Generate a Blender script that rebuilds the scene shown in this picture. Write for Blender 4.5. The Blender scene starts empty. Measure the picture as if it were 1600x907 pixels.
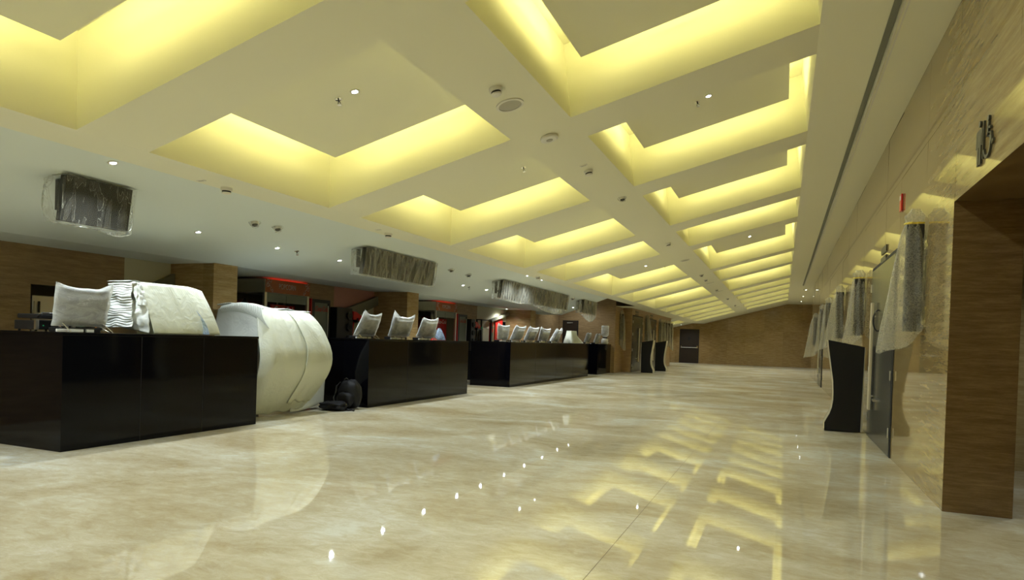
import bpy, bmesh, math, random
from mathutils import Vector, Matrix, noise
random.seed(7)
R = math.radians
col = bpy.context.scene.collection
sc = bpy.context.scene

# ------------------------------------------------------------------ camera, world, exposure
cam_data = bpy.data.cameras.new('camera')
cam = bpy.data.objects.new('camera', cam_data); col.objects.link(cam)
cam_data.sensor_width = 36.0
cam_data.lens = 36.0 * 1027.28 / 1600.0
cam_data.shift_y = 90.5 / 1600.0
cam_data.clip_end = 200
yaw, pitch, roll = -0.390, -0.0132, 0.0323
fwd = Vector((math.sin(yaw)*math.cos(pitch), math.cos(yaw)*math.cos(pitch), math.sin(pitch)))
rgt = Vector((math.cos(yaw), -math.sin(yaw), 0)); upv = rgt.cross(fwd)
r2 = rgt*math.cos(roll) + upv*math.sin(roll); u2 = upv*math.cos(roll) - rgt*math.sin(roll)
m = Matrix((r2, u2, -fwd)).transposed().to_4x4(); m.translation = Vector((0, 0, 1.3))
cam.matrix_world = m
sc.camera = cam
w = bpy.data.worlds.new('world'); sc.world = w; w.use_nodes = True
w.node_tree.nodes['Background'].inputs[0].default_value = (0.02, 0.02, 0.02, 1)
w.node_tree.nodes['Background'].inputs[1].default_value = 0.2
sc.view_settings.view_transform = 'Standard'; sc.view_settings.look = 'None'
sc.view_settings.exposure = 0.0; sc.view_settings.gamma = 1.0
sc.view_settings.use_curve_mapping = False
try:
    sc.cycles.use_denoising = True
    sc.cycles.max_bounces = 8; sc.cycles.diffuse_bounces = 5; sc.cycles.glossy_bounces = 4
    sc.cycles.transparent_max_bounces = 12; sc.cycles.caustics_reflective = False; sc.cycles.caustics_refractive = False
    sc.cycles.sample_clamp_indirect = 4.0
    sc.cycles.use_light_tree = True
except Exception: pass

COVE = 25.0            # strength of the yellow cove strips
SPOT_SOFFIT = 50.0     # watts, cool downlights over the counters
SPOT_RAFT = 50.0       # watts, cool downlights in the coffers
COVE_COL = (1.0, 0.92, 0.37)
COOL = (0.86, 0.95, 1.0)

# ------------------------------------------------------------------ materials
def mat(name, color, rough=0.5, metal=0.0, spec=0.5, emis=None, estr=0.0, coat=0.0, trans=0.0, ior=1.45):
    m = bpy.data.materials.new(name); m.use_nodes = True
    b = m.node_tree.nodes['Principled BSDF']
    b.inputs['Base Color'].default_value = (*color, 1); b.inputs['Roughness'].default_value = rough
    b.inputs['Metallic'].default_value = metal; b.inputs['Specular IOR Level'].default_value = spec
    b.inputs['Coat Weight'].default_value = coat; b.inputs['Transmission Weight'].default_value = trans
    b.inputs['IOR'].default_value = ior
    if emis: b.inputs['Emission Color'].default_value = (*emis, 1); b.inputs['Emission Strength'].default_value = estr
    return m
def N(m, t): return m.node_tree.nodes.new(t)
def L(m, a, b): m.node_tree.links.new(a, b)
def stone(name, cols, sc3, rough, bump=0.0, bscale=1.2, noise_scale=1.0, detail=8, slab=None, slab_var=0.12, ior=1.5, dist=0.12, rgh=0.72):
    """polished veined stone; sc3 stretches the veins along the slab"""
    m = mat(name, cols[1], rough, ior=ior); b = m.node_tree.nodes['Principled BSDF']
    g = N(m, 'ShaderNodeNewGeometry'); mp = N(m, 'ShaderNodeMapping'); mp.inputs['Scale'].default_value = sc3
    L(m, g.outputs['Position'], mp.inputs['Vector'])
    n1 = N(m, 'ShaderNodeTexNoise'); n1.inputs['Scale'].default_value = noise_scale; n1.inputs['Detail'].default_value = detail
    n1.inputs['Roughness'].default_value = rgh; n1.inputs['Distortion'].default_value = dist
    L(m, mp.outputs[0], n1.inputs['Vector'])
    cr = N(m, 'ShaderNodeValToRGB'); e = cr.color_ramp.elements
    e[0].position = 0.3; e[0].color = (*cols[0], 1); e[1].position = 0.72; e[1].color = (*cols[2], 1)
    k = e.new(0.5); k.color = (*cols[1], 1)
    L(m, n1.outputs['Fac'], cr.inputs[0])
    last = cr.outputs[0]
    if slab:
        v = N(m, 'ShaderNodeVectorMath'); v.operation = 'DIVIDE'; v.inputs[1].default_value = slab
        L(m, g.outputs['Position'], v.inputs[0])
        f = N(m, 'ShaderNodeVectorMath'); f.operation = 'FLOOR'; L(m, v.outputs[0], f.inputs[0])
        wn = N(m, 'ShaderNodeTexWhiteNoise'); wn.noise_dimensions = '3D'; L(m, f.outputs[0], wn.inputs['Vector'])
        mr = N(m, 'ShaderNodeMapRange'); mr.inputs[3].default_value = 1-slab_var; mr.inputs[4].default_value = 1+slab_var
        L(m, wn.outputs['Value'], mr.inputs[0])
        mx = N(m, 'ShaderNodeVectorMath'); mx.operation = 'SCALE'
        L(m, last, mx.inputs[0]); L(m, mr.outputs[0], mx.inputs['Scale']); last = mx.outputs[0]
    L(m, last, b.inputs['Base Color'])
    if bump:
        n2 = N(m, 'ShaderNodeTexNoise'); n2.inputs['Scale'].default_value = bscale; n2.inputs['Detail'].default_value = 1.5
        L(m, g.outputs['Position'], n2.inputs['Vector'])
        bp = N(m, 'ShaderNodeBump'); bp.inputs['Distance'].default_value = bump; bp.inputs['Strength'].default_value = 1
        L(m, n2.outputs['Fac'], bp.inputs['Height']); L(m, bp.outputs[0], b.inputs['Normal'])
    return m
def film(name, color, alpha, rough=0.25, wr=18.0, bump=0.02, lo=0.25, transl=0.35, dist=1.5, sc3=(1, 1, 1), band=(0.35, 0.7), crease=0.0, rim=0.0):
    """thin plastic sheeting: part see-through, part milky, with glossy creases"""
    m = bpy.data.materials.new(name); m.use_nodes = True; nt = m.node_tree; nt.nodes.clear()
    out = N(m, 'ShaderNodeOutputMaterial')
    tc = N(m, 'ShaderNodeTexCoord')
    n1 = N(m, 'ShaderNodeTexNoise'); n1.inputs['Scale'].default_value = wr; n1.inputs['Detail'].default_value = 4; n1.inputs['Distortion'].default_value = dist
    mp = N(m, 'ShaderNodeMapping'); mp.inputs['Scale'].default_value = sc3; L(m, tc.outputs['Object'], mp.inputs['Vector']); L(m, mp.outputs[0], n1.inputs['Vector'])
    bp = N(m, 'ShaderNodeBump'); bp.inputs['Distance'].default_value = bump; L(m, n1.outputs['Fac'], bp.inputs['Height'])
    d = N(m, 'ShaderNodeBsdfDiffuse'); d.inputs['Color'].default_value = (*color, 1); L(m, bp.outputs[0], d.inputs['Normal'])
    t = N(m, 'ShaderNodeBsdfTranslucent'); t.inputs['Color'].default_value = (*color, 1)
    x1 = N(m, 'ShaderNodeMixShader'); x1.inputs[0].default_value = transl; L(m, d.outputs[0], x1.inputs[1]); L(m, t.outputs[0], x1.inputs[2])
    g = N(m, 'ShaderNodeBsdfGlossy'); g.inputs['Roughness'].default_value = rough; L(m, bp.outputs[0], g.inputs['Normal'])
    x2 = N(m, 'ShaderNodeMixShader'); x2.inputs[0].default_value = 0.08; L(m, x1.outputs[0], x2.inputs[1]); L(m, g.outputs[0], x2.inputs[2])
    if alpha < 1:
        cm = N(m, 'ShaderNodeMath'); cm.operation = 'SUBTRACT'; L(m, n1.outputs['Fac'], cm.inputs[0]); cm.inputs[1].default_value = 0.5
        ca = N(m, 'ShaderNodeMath'); ca.operation = 'ABSOLUTE'; L(m, cm.outputs[0], ca.inputs[0])
        cl = N(m, 'ShaderNodeMapRange'); cl.inputs[1].default_value = 0.0; cl.inputs[2].default_value = 0.014; cl.inputs[3].default_value = crease; cl.inputs[4].default_value = 0; L(m, ca.outputs[0], cl.inputs[0])
        tr = N(m, 'ShaderNodeBsdfTransparent')
        mr = N(m, 'ShaderNodeMapRange'); mr.inputs[1].default_value = band[0]; mr.inputs[2].default_value = band[1]
        mr.inputs[3].default_value = alpha*lo; mr.inputs[4].default_value = min(1, alpha*1.6)
        L(m, n1.outputs['Fac'], mr.inputs[0])
        x3 = N(m, 'ShaderNodeMixShader'); cx_ = N(m, 'ShaderNodeMath'); cx_.operation = 'MAXIMUM'; L(m, mr.outputs[0], cx_.inputs[0]); L(m, cl.outputs[0], cx_.inputs[1]); 
        lw = N(m, 'ShaderNodeLayerWeight'); lw.inputs['Blend'].default_value = 0.35
        rm = N(m, 'ShaderNodeMapRange'); rm.inputs[1].default_value = 0.3; rm.inputs[2].default_value = 0.95; rm.inputs[3].default_value = 0; rm.inputs[4].default_value = rim; L(m, lw.outputs['Facing'], rm.inputs[0])
        ad = N(m, 'ShaderNodeMath'); ad.operation = 'ADD'; ad.use_clamp = True; L(m, cx_.outputs[0], ad.inputs[0]); L(m, rm.outputs[0], ad.inputs[1]); L(m, ad.outputs[0], x3.inputs[0]); L(m, tr.outputs[0], x3.inputs[1]); L(m, x2.outputs[0], x3.inputs[2])
        L(m, x3.outputs[0], out.inputs[0])
    else: L(m, x2.outputs[0], out.inputs[0])
    return m

M = {}
M['paint'] = mat('ceiling paint', (0.80, 0.785, 0.62), 0.7, spec=0.2)
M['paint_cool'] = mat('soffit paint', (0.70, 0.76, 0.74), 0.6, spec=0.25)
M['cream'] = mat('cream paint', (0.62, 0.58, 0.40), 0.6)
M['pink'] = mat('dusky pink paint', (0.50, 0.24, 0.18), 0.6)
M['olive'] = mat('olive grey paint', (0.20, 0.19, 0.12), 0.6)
BR = [(0.22, 0.135, 0.050), (0.35, 0.235, 0.10), (0.55, 0.40, 0.20)]
M['travertine'] = stone('brown travertine', BR, (1, 1, 9), 0.14, 0.0004, 1.5, 2.2, 14, (1.2, 1.2, 0.8), 0.12, rgh=0.8)
M['travertine_rough'] = stone('honed brown travertine', [(0.17, 0.105, 0.045), (0.30, 0.195, 0.09), (0.46, 0.33, 0.17)], (1, 1, 9), 0.35, 0, 1, 2.4, 14, rgh=0.8)
M['marble_wall'] = stone('polished tan marble', [(0.22, 0.15, 0.055), (0.31, 0.23, 0.097), (0.42, 0.33, 0.155)], (1.0, 0.45, 5.5), 0.04, 0, 1.0, 3.2, 12, (50, 1.5, 0.85), 0.06, 1.66)
M['alcove'] = stone('dark brown marble', [(0.085, 0.05, 0.018), (0.15, 0.092, 0.035), (0.24, 0.155, 0.07)], (1, 1, 9), 0.15, 0, 1, 2.2, 14, rgh=0.8)
M['floor'] = mat('polished beige marble', (0.5, 0.44, 0.3), 0.08, ior=1.45)
def floor_nodes(m):
    b = m.node_tree.nodes['Principled BSDF']; g = N(m, 'ShaderNodeNewGeometry')
    def nz(scale, st, detail, rgh, dist):
        mp = N(m, 'ShaderNodeMapping'); mp.inputs['Scale'].default_value = st; L(m, g.outputs['Position'], mp.inputs['Vector'])
        n = N(m, 'ShaderNodeTexNoise'); n.inputs['Scale'].default_value = scale; n.inputs['Detail'].default_value = detail
        n.inputs['Roughness'].default_value = rgh; n.inputs['Distortion'].default_value = dist; L(m, mp.outputs[0], n.inputs['Vector']); return n.outputs['Fac']
    big = nz(0.9, (0.7, 1.0, 1), 4, 0.6, 0.6); fine = nz(9.0, (0.65, 1.25, 1), 14, 0.84, 0.6)
    a = N(m, 'ShaderNodeMath'); a.operation = 'MULTIPLY_ADD'; L(m, big, a.inputs[0]); a.inputs[1].default_value = 0.55
    f2 = N(m, 'ShaderNodeMath'); f2.operation = 'MULTIPLY'; L(m, fine, f2.inputs[0]); f2.inputs[1].default_value = 0.45
    L(m, f2.outputs[0], a.inputs[2])
    cr = N(m, 'ShaderNodeValToRGB'); e = cr.color_ramp.elements
    e[0].position = 0.385; e[0].color = (0.46, 0.375, 0.215, 1); e[1].position = 0.62; e[1].color = (0.80, 0.80, 0.70, 1)
    k = e.new(0.48); k.color = (0.59, 0.52, 0.35, 1); k = e.new(0.55); k.color = (0.69, 0.64, 0.48, 1)
    L(m, a.outputs[0], cr.inputs[0])
    v = N(m, 'ShaderNodeVectorMath'); v.operation = 'DIVIDE'; v.inputs[1].default_value = (2.4, 2.4, 50); L(m, g.outputs['Position'], v.inputs[0])
    fl_ = N(m, 'ShaderNodeVectorMath'); fl_.operation = 'FLOOR'; L(m, v.outputs[0], fl_.inputs[0])
    wn = N(m, 'ShaderNodeTexWhiteNoise'); L(m, fl_.outputs[0], wn.inputs['Vector'])
    mr = N(m, 'ShaderNodeMapRange'); mr.inputs[3].default_value = 0.94; mr.inputs[4].default_value = 1.05; L(m, wn.outputs['Value'], mr.inputs[0])
    mx = N(m, 'ShaderNodeVectorMath'); mx.operation = 'SCALE'; L(m, cr.outputs[0], mx.inputs[0]); L(m, mr.outputs[0], mx.inputs['Scale']); L(m, mx.outputs[0], b.inputs['Base Color'])
    rr = N(m, 'ShaderNodeMapRange'); rr.inputs[1].default_value = 0.35; rr.inputs[2].default_value = 0.7; rr.inputs[3].default_value = 0.012; rr.inputs[4].default_value = 0.035; L(m, fine, rr.inputs[0]); L(m, rr.outputs[0], b.inputs['Roughness'])
    wv = nz(0.5, (0.6, 1.0, 1), 1.6, 0.5, 0.1)
    b1 = N(m, 'ShaderNodeBump'); b1.inputs['Distance'].default_value = 0.0026; L(m, wv, b1.inputs['Height'])
    fb = nz(14, (0.6, 1.2, 1), 3, 0.6, 0)
    b2 = N(m, 'ShaderNodeBump'); b2.inputs['Distance'].default_value = 0.00009; L(m, fb, b2.inputs['Height']); L(m, b1.outputs[0], b2.inputs['Normal']); L(m, b2.outputs[0], b.inputs['Normal'])
    b.inputs['Specular IOR Level'].default_value = 0.0; b.inputs['Coat Weight'].default_value = 0; b.inputs['IOR'].default_value = 1.0
    gl = N(m, 'ShaderNodeBsdfGlossy'); L(m, rr.outputs[0], gl.inputs['Roughness']); L(m, b2.outputs[0], gl.inputs['Normal'])
    fr = N(m, 'ShaderNodeFresnel'); fr.inputs['IOR'].default_value = 1.6
    cp = N(m, 'ShaderNodeMapRange'); cp.inputs[1].default_value = 0.05; cp.inputs[2].default_value = 0.40; cp.inputs[3].default_value = 0.12; cp.inputs[4].default_value = 0.46; L(m, fr.outputs[0], cp.inputs[0])
    mxs = N(m, 'ShaderNodeMixShader'); L(m, cp.outputs[0], mxs.inputs[0]); L(m, b.outputs[0], mxs.inputs[1]); L(m, gl.outputs[0], mxs.inputs[2])
    L(m, mxs.outputs[0], m.node_tree.nodes['Material Output'].inputs[0])
floor_nodes(M['floor'])
M['granite'] = mat('black granite', (0.002, 0.002, 0.003), 0.07, ior=1.29)
M['black'] = mat('black plastic', (0.012, 0.012, 0.012), 0.35)
M['black_matte'] = mat('black laminate', (0.006, 0.006, 0.006), 0.5, spec=0.3)
M['black_fabric'] = mat('black nylon', (0.004, 0.004, 0.005), 0.6, spec=0.3)
M['screen'] = mat('dark screen', (0.02, 0.018, 0.014), 0.25)
M['steel'] = mat('brushed steel', (0.62, 0.60, 0.54), 0.28, 1.0)
M['pale_metal'] = mat('pale satin metal', (0.60, 0.54, 0.38), 0.45, 0.35)
M['canopy'] = mat('satin steel canopy', (0.60, 0.58, 0.46), 0.35, 0.7)
M['chrome'] = mat('chrome', (0.8, 0.8, 0.8), 0.12, 1.0)
M['door_metal'] = mat('dark grey door', (0.055, 0.055, 0.048), 0.22)
M['door_brown'] = mat('dark brown door', (0.028, 0.018, 0.012), 0.35)
M['white_plastic'] = mat('white plastic', (0.72, 0.70, 0.62), 0.35)
M['grille'] = mat('speaker grille', (0.42, 0.40, 0.33), 0.6)
M['dark'] = mat('dark recess', (0.01, 0.01, 0.01), 0.7)
M['red'] = mat('red plastic', (0.55, 0.015, 0.012), 0.3)
M['redglow'] = mat('red light bar', (0.6, 0.02, 0.01), 0.4, emis=(1, 0.05, 0.02), estr=0.4)
M['orange_sign'] = mat('burnt orange sign', (0.36, 0.10, 0.022), 0.4)
M['sign_line'] = mat('pale sign line', (0.62, 0.50, 0.45), 0.5)
M['white'] = mat('white print', (0.8, 0.8, 0.78), 0.4)
M['glass'] = mat('clear glass', (0.9, 0.9, 0.9), 0.03, trans=1.0)
M['cooler_in'] = mat('cooler interior', (0.20, 0.21, 0.15), 0.5)
M['lens'] = mat('lit lamp lens', (1, 1, 1), 0.4, emis=COOL, estr=90.0)
M['cove'] = mat('yellow cove strip', (1, 1, 1), 0.4, emis=COVE_COL, estr=COVE)
M['foam'] = film('white foam sheet', (0.84, 0.87, 0.82), 1.0, 0.6, 7, 0.01, transl=0.30)
M['foam_cream'] = film('cream foam sheet', (0.78, 0.80, 0.66), 1.0, 0.4, 7, 0.01, transl=0.30)
M['bag'] = film('milky plastic bag', (0.90, 0.92, 0.88), 0.36, 0.2, 4, 0.02, transl=0.35, lo=0.9, band=(0.3, 0.75), sc3=(1, 1, 2.2), crease=0.7, rim=0.9)
M['clear'] = film('clear crinkled film', (0.55, 0.55, 0.46), 0.30, 0.12, 3.0, 0.03, lo=0.3, transl=0.3, dist=0.8, sc3=(1, 3.2, 0.7), band=(0.5, 0.7), crease=0.5, rim=0.4)
M['pleat'] = film('pleated film', (0.56, 0.55, 0.45), 0.36, 0.15, 3.0, 0.03, lo=0.6, transl=0.3, dist=0.6, sc3=(1, 5, 0.6), band=(0.35, 0.7), crease=0.7, rim=0.6)
M['bubble'] = film('bubble wrap', (0.74, 0.72, 0.58), 0.30, 0.15, 90, 0.004, lo=0.9, transl=0.45, dist=0.3, sc3=(1, 1, 1), band=(0.3, 0.7), rim=0.5)
M['bluefilm'] = film('blue plastic', (0.45, 0.58, 0.75), 0.9, 0.2, 12, 0.01)
M['jug'] = film('water jug', (0.85, 0.9, 0.88), 0.35, 0.08, 3, 0.0, lo=1.0, transl=0.4, rim=0.8)
M['yellow_tape'] = mat('yellow tape', (0.75, 0.6, 0.08), 0.5)
M['sign_dark'] = mat('bronze sign letters', (0.05, 0.05, 0.035), 0.35)
M['amber'] = mat('amber lamp', (0.6, 0.2, 0.02), 0.4, emis=(1, 0.35, 0.05), estr=0.6)
M['green'] = mat('green lamp', (0.02, 0.4, 0.15), 0.4, emis=(0.05, 0.8, 0.3), estr=0.05)
M['grille_dark'] = mat('dark grey casing', (0.035, 0.033, 0.028), 0.4)
M['shadowline'] = mat('grey slot', (0.16, 0.16, 0.12), 0.6)

# ------------------------------------------------------------------ mesh helpers
class MB:
    def __init__(s): s.v = []; s.f = []; s.pc = []
    def add(s, vs, fs):
        o = len(s.v); s.pc.append((o, o+len(vs), len(s.f), len(s.f)+len(fs))); s.v += [tuple(v) for v in vs]; s.f += [tuple(i+o for i in f) for f in fs]; return s
    def quad(s, a, b, c, d): return s.add([a, b, c, d], [(0, 1, 2, 3)])
    def box(s, x0, x1, y0, y1, z0, z1):
        v = [(x0,y0,z0),(x1,y0,z0),(x1,y1,z0),(x0,y1,z0),(x0,y0,z1),(x1,y0,z1),(x1,y1,z1),(x0,y1,z1)]
        return s.add(v, [(0,3,2,1),(4,5,6,7),(0,1,5,4),(1,2,6,5),(2,3,7,6),(3,0,4,7)])
    def hexa(s, b, t):   # bottom 4 pts, top 4 pts
        return s.add(list(b)+list(t), [(3,2,1,0),(4,5,6,7),(0,1,5,4),(1,2,6,5),(2,3,7,6),(3,0,4,7)])
    def prism(s, pts, axis, a, b):   # 2D outline extruded along an axis
        n = len(pts)
        def p(q, h):
            return {'x': (h, q[0], q[1]), 'y': (q[0], h, q[1]), 'z': (q[0], q[1], h)}[axis]
        vs = [p(q, a) for q in pts] + [p(q, b) for q in pts]
        fs = [tuple(range(n)), tuple(range(2*n-1, n-1, -1))] + [(i, (i+1) % n, n+(i+1) % n, n+i) for i in range(n)]
        return s.add(vs, fs)
    def tube(s, pts, r, n=8, cap=True):
        pts = [Vector(p) for p in pts]; rings = []
        for i, p in enumerate(pts):
            d = (pts[min(i+1, len(pts)-1)] - pts[max(i-1, 0)]).normalized()
            a = Vector((0, 0, 1)) if abs(d.z) < 0.9 else Vector((1, 0, 0))
            u = d.cross(a).normalized(); v = d.cross(u)
            rr = r[i] if isinstance(r, (list, tuple)) else r
            rings.append([p + (u*math.cos(2*math.pi*k/n) + v*math.sin(2*math.pi*k/n))*rr for k in range(n)])
        vs = [q for g in rings for q in g]; fs = []
        for i in range(len(pts)-1):
            for k in range(n): fs.append((i*n+k, i*n+(k+1) % n, (i+1)*n+(k+1) % n, (i+1)*n+k))
        if cap: fs += [tuple(range(n-1, -1, -1)), tuple(range((len(pts)-1)*n, len(pts)*n))]
        return s.add(vs, fs)
    def lathe(s, prof, c=(0, 0, 0), n=24):   # prof: (r, z)
        vs = []; fs = []; k = len(prof)
        for r, z in prof:
            for i in range(n): vs.append((c[0]+r*math.cos(2*math.pi*i/n), c[1]+r*math.sin(2*math.pi*i/n), c[2]+z))
        for j in range(k-1):
            for i in range(n): fs.append((j*n+i, j*n+(i+1) % n, (j+1)*n+(i+1) % n, (j+1)*n+i))
        fs += [tuple(range(n-1, -1, -1)), tuple(range((k-1)*n, k*n))]
        return s.add(vs, fs)
    def grid(s, fn, nu, nv):
        vs = [fn(i/nu, j/nv) for j in range(nv+1) for i in range(nu+1)]
        fs = [(j*(nu+1)+i, j*(nu+1)+i+1, (j+1)*(nu+1)+i+1, (j+1)*(nu+1)+i) for j in range(nv) for i in range(nu)]
        return s.add(vs, fs)
def loc_of(o):
    v = Vector((0, 0, 0))
    while o: v += Vector(o.location); o = o.parent
    return v
SPLIT = {'hanger', 'corner_post', 'bracket', 'side_panel', 'foot', 'cable_tray', 'standoff', 'carton', 'wire_stand', 'panel_seam', 'light_strip', 'hinge', 'glass_edge'}
def obj(name, mb, m, parent=None, local=False, smooth=False, bevel=0, solid=0, fix=True):
    if name in SPLIT and len(mb.pc) > 1:
        o = None
        for (a, b_, c_, d) in mb.pc:
            q = MB(); q.add(mb.v[a:b_], [tuple(i-a for i in f) for f in mb.f[c_:d]])
            o = obj(name, q, m, parent, local, smooth, bevel, solid, fix)
        return o
    me = bpy.data.meshes.new(name)
    off = Vector((0, 0, 0)) if (local or not parent) else loc_of(parent)
    me.from_pydata([tuple(Vector(v)-off) for v in mb.v], [], mb.f); me.update()
    if fix:
        bm = bmesh.new(); bm.from_mesh(me); bmesh.ops.recalc_face_normals(bm, faces=bm.faces); bm.to_mesh(me); bm.free()
    me.materials.append(M[m] if isinstance(m, str) else m)
    if smooth:
        for p in me.polygons: p.use_smooth = True
    o = bpy.data.objects.new(name, me); col.objects.link(o)
    if parent: o.parent = parent
    if bevel:
        b = o.modifiers.new('bevel', 'BEVEL'); b.width = bevel; b.segments = 2; b.limit_method = 'ANGLE'
    if solid:
        b = o.modifiers.new('solid', 'SOLIDIFY'); b.thickness = solid; b.offset = 0
    return o
def tag(o, label, cat, group=None, kind=None):
    if label: o['label'] = label
    if cat: o['category'] = cat
    if group: o['group'] = group
    if kind: o['kind'] = kind
    return o
def thing(name, label, cat, loc=(0, 0, 0), rot=(0, 0, 0), group=None):
    o = bpy.data.objects.new(name, None); o.empty_display_size = 0.1; col.objects.link(o)
    o.location = loc; o.rotation_euler = rot
    return tag(o, label, cat, group)
def struct(name, mb, m, **k):
    o = obj(name, mb, m, **k); o['kind'] = 'structure'; return o
def copy_tree(o, parent=None):
    c = o.copy(); col.objects.link(c)
    if parent: c.parent = parent
    for ch in [x for x in o.children]: copy_tree(ch, c)
    return c
def text_mesh(name, s, size, m, parent, loc, rot, depth=0.004, shear=0.0, stretch=1.0, center=True):
    cu = bpy.data.curves.new(name, 'FONT'); cu.body = s; cu.size = size; cu.extrude = depth; cu.shear = shear
    if center: cu.align_x = 'CENTER'; cu.align_y = 'CENTER'
    t = bpy.data.objects.new(name, cu); col.objects.link(t)
    dg = bpy.context.evaluated_depsgraph_get(); me = bpy.data.meshes.new_from_object(t.evaluated_get(dg))
    bpy.data.objects.remove(t)
    for v in me.vertices: v.co.x *= stretch
    me.materials.clear(); me.materials.append(M[m])
    o = bpy.data.objects.new(name, me); col.objects.link(o)
    o.parent = parent; o.location = Vector(loc) - loc_of(parent); o.rotation_euler = rot
    return o
ORD = ['nearest', 'second', 'third', 'fourth', 'fifth', 'sixth', 'seventh', 'eighth', 'ninth', 'tenth', 'eleventh', 'twelfth', 'thirteenth', 'fourteenth', 'fifteenth']

# ------------------------------------------------------------------ key dimensions
S = 0.26307; XL, ZL, XR, ZR = -5.236, 2.848, 0.215, 4.282
XS1, XS2 = -2.826, -2.152
TH = math.atan(S)
zc = lambda x: ZL + S*(x-XL)                # plane of the coffered slope
SS = 0.214; XM, ZM = -5.77, 2.85            # soffit over the counters
zs = lambda x: ZM + SS*(x-XM)
XSO, ZLOW = -8.2, 2.33; XB = -9.1
XW = 1.256; ZW = 4.19; YB = 48.6; Y0 = -2.6
XC = -6.746; HC = 1.222
cells = [(-2.3, 0.25), (0.9, 3.506), (4.153, 6.65), (7.31, 9.86), (10.5, 13.29), (14.04, 16.19), (16.86, 21.2), (21.87, 24.55),
         (25.2, 29.1), (30.1, 32.15), (33.0, 35.05), (35.9, 38.1), (39.1, 41.1), (42.1, 44.0)]

# ------------------------------------------------------------------ floor
fl = MB(); fl.quad((-12, Y0, 0), (4, Y0, 0), (4, YB+0.2, 0), (-12, YB+0.2, 0))
struct('floor', fl, 'floor', fix=False)
g = MB()
for x in (-0.96,):
    g.box(x-0.0018, x+0.0018, Y0, YB-0.05, 0.0002, 0.0008)
struct('trim_1', g, mat('tile joint', (0.16, 0.12, 0.06), 0.5))

# ------------------------------------------------------------------ ceiling
c = MB()
ys = [Y0] + [y for a in cells for y in a] + [YB]
def strip(x0, x1, y0, y1): c.quad((x0, y0, zc(x0)), (x1, y0, zc(x1)), (x1, y1, zc(x1)), (x0, y1, zc(x0)))
strip(XS1, XS2, Y0, YB)                                # spine
for i in range(0, len(ys), 2):                         # cross beams
    strip(XL, XS1, ys[i], ys[i+1]); strip(XS2, XR, ys[i], ys[i+1])
H = 0.78
for (y0, y1) in cells:
    for (x0, x1, k) in ((XL, XS1, 0.0), (XS2, XR, -0.13)):
        b = [(x0, y0, zc(x0)), (x1, y0, zc(x1)), (x1, y1, zc(x1)), (x0, y1, zc(x0))]
        t = [(p[0]+k*H, p[1], p[2]+H) for p in b]
        c.add(b+t, [(0,1,5,4),(1,2,6,5),(2,3,7,6),(3,0,4,7),(4,5,6,7)])
# flat margins left and right
c.quad((XM, Y0, ZM), (XL, Y0, ZL), (XL, 27.5, ZL), (XM, 27.5, ZM))
c.quad((-6.65, 27.5, ZM), (XL, 27.5, ZL), (XL, 39.9, ZL), (-6.65, 39.9, ZM))
c.quad((-6.0, 39.9, ZM), (XL, 39.9, ZL), (XL, YB, ZL), (-6.0, YB, ZM))
c.quad((XR, Y0, ZR), (0.84, Y0, ZR), (0.84, 34, ZR), (XR, 34, ZR))
c.quad((XR, 34, ZR), (1.95, 34, ZR), (1.95, YB, ZR), (XR, YB, ZR))
# sloping part beyond the left wall end, with its own small coffer
sx = lambda x: ZM + 0.229*(x+6.0)
for (x0, x1, y0, y1) in ((-10, -7.35, 39.9, YB), (-7.35, -6.0, 39.9, 42.4), (-7.35, -6.0, 45.4, YB), (-6.1, -6.0, 42.4, 45.4)):
    c.quad((x0, y0, sx(x0)), (x1, y0, sx(x1)), (x1, y1, sx(x1)), (x0, y1, sx(x0)))
b = [(-7.35, 42.4, sx(-7.35)), (-6.1, 42.4, sx(-6.1)), (-6.1, 45.4, sx(-6.1)), (-7.35, 45.4, sx(-7.35))]
t = [(p[0], p[1], p[2]+0.6) for p in b]
c.add(b+t, [(0,1,5,4),(1,2,6,5),(2,3,7,6),(3,0,4,7),(4,5,6,7)])
struct('ceiling', c, 'paint', fix=False)
# sloping soffit over the counters, ends on a diagonal edge
s = MB()
e0, e1 = (XM, 22.75), (XSO, 25.05)
s.add([(XM, Y0, ZM), (XM, e0[1], ZM), (XSO, e1[1], zs(XSO)), (XSO, Y0, zs(XSO))], [(0, 1, 2, 3)])
s.add([(XM, e0[1], ZM), (XM, e0[1], ZM+0.5), (XSO, e1[1], zs(XSO)+0.9), (XSO, e1[1], zs(XSO))], [(0, 1, 2, 3)])
s.add([(XM, 22.75, ZM), (XM, 27.5, ZM), (XM, 27.5, ZM+0.5), (XM, 22.75, ZM+0.5)], [(0, 1, 2, 3)])
s.quad((XSO, Y0, ZLOW), (XSO, 25.05, ZLOW), (-10.4, 25.05, ZLOW), (-10.4, Y0, ZLOW))
s.quad((-10.4, 22.6, 3.3), (XM, 22.6, 3.3), (XM, 28.0, 3.3), (-10.4, 28.0, 3.3))
s.add([(XSO, 25.05, ZLOW), (-10.4, 25.05, ZLOW), (-10.4, 25.05, 3.3), (XSO, 25.05, 3.3)], [(0, 1, 2, 3)])
o = struct('ceiling', s, 'paint_cool', fix=False); o.name = 'ceiling_soffit'
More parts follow.
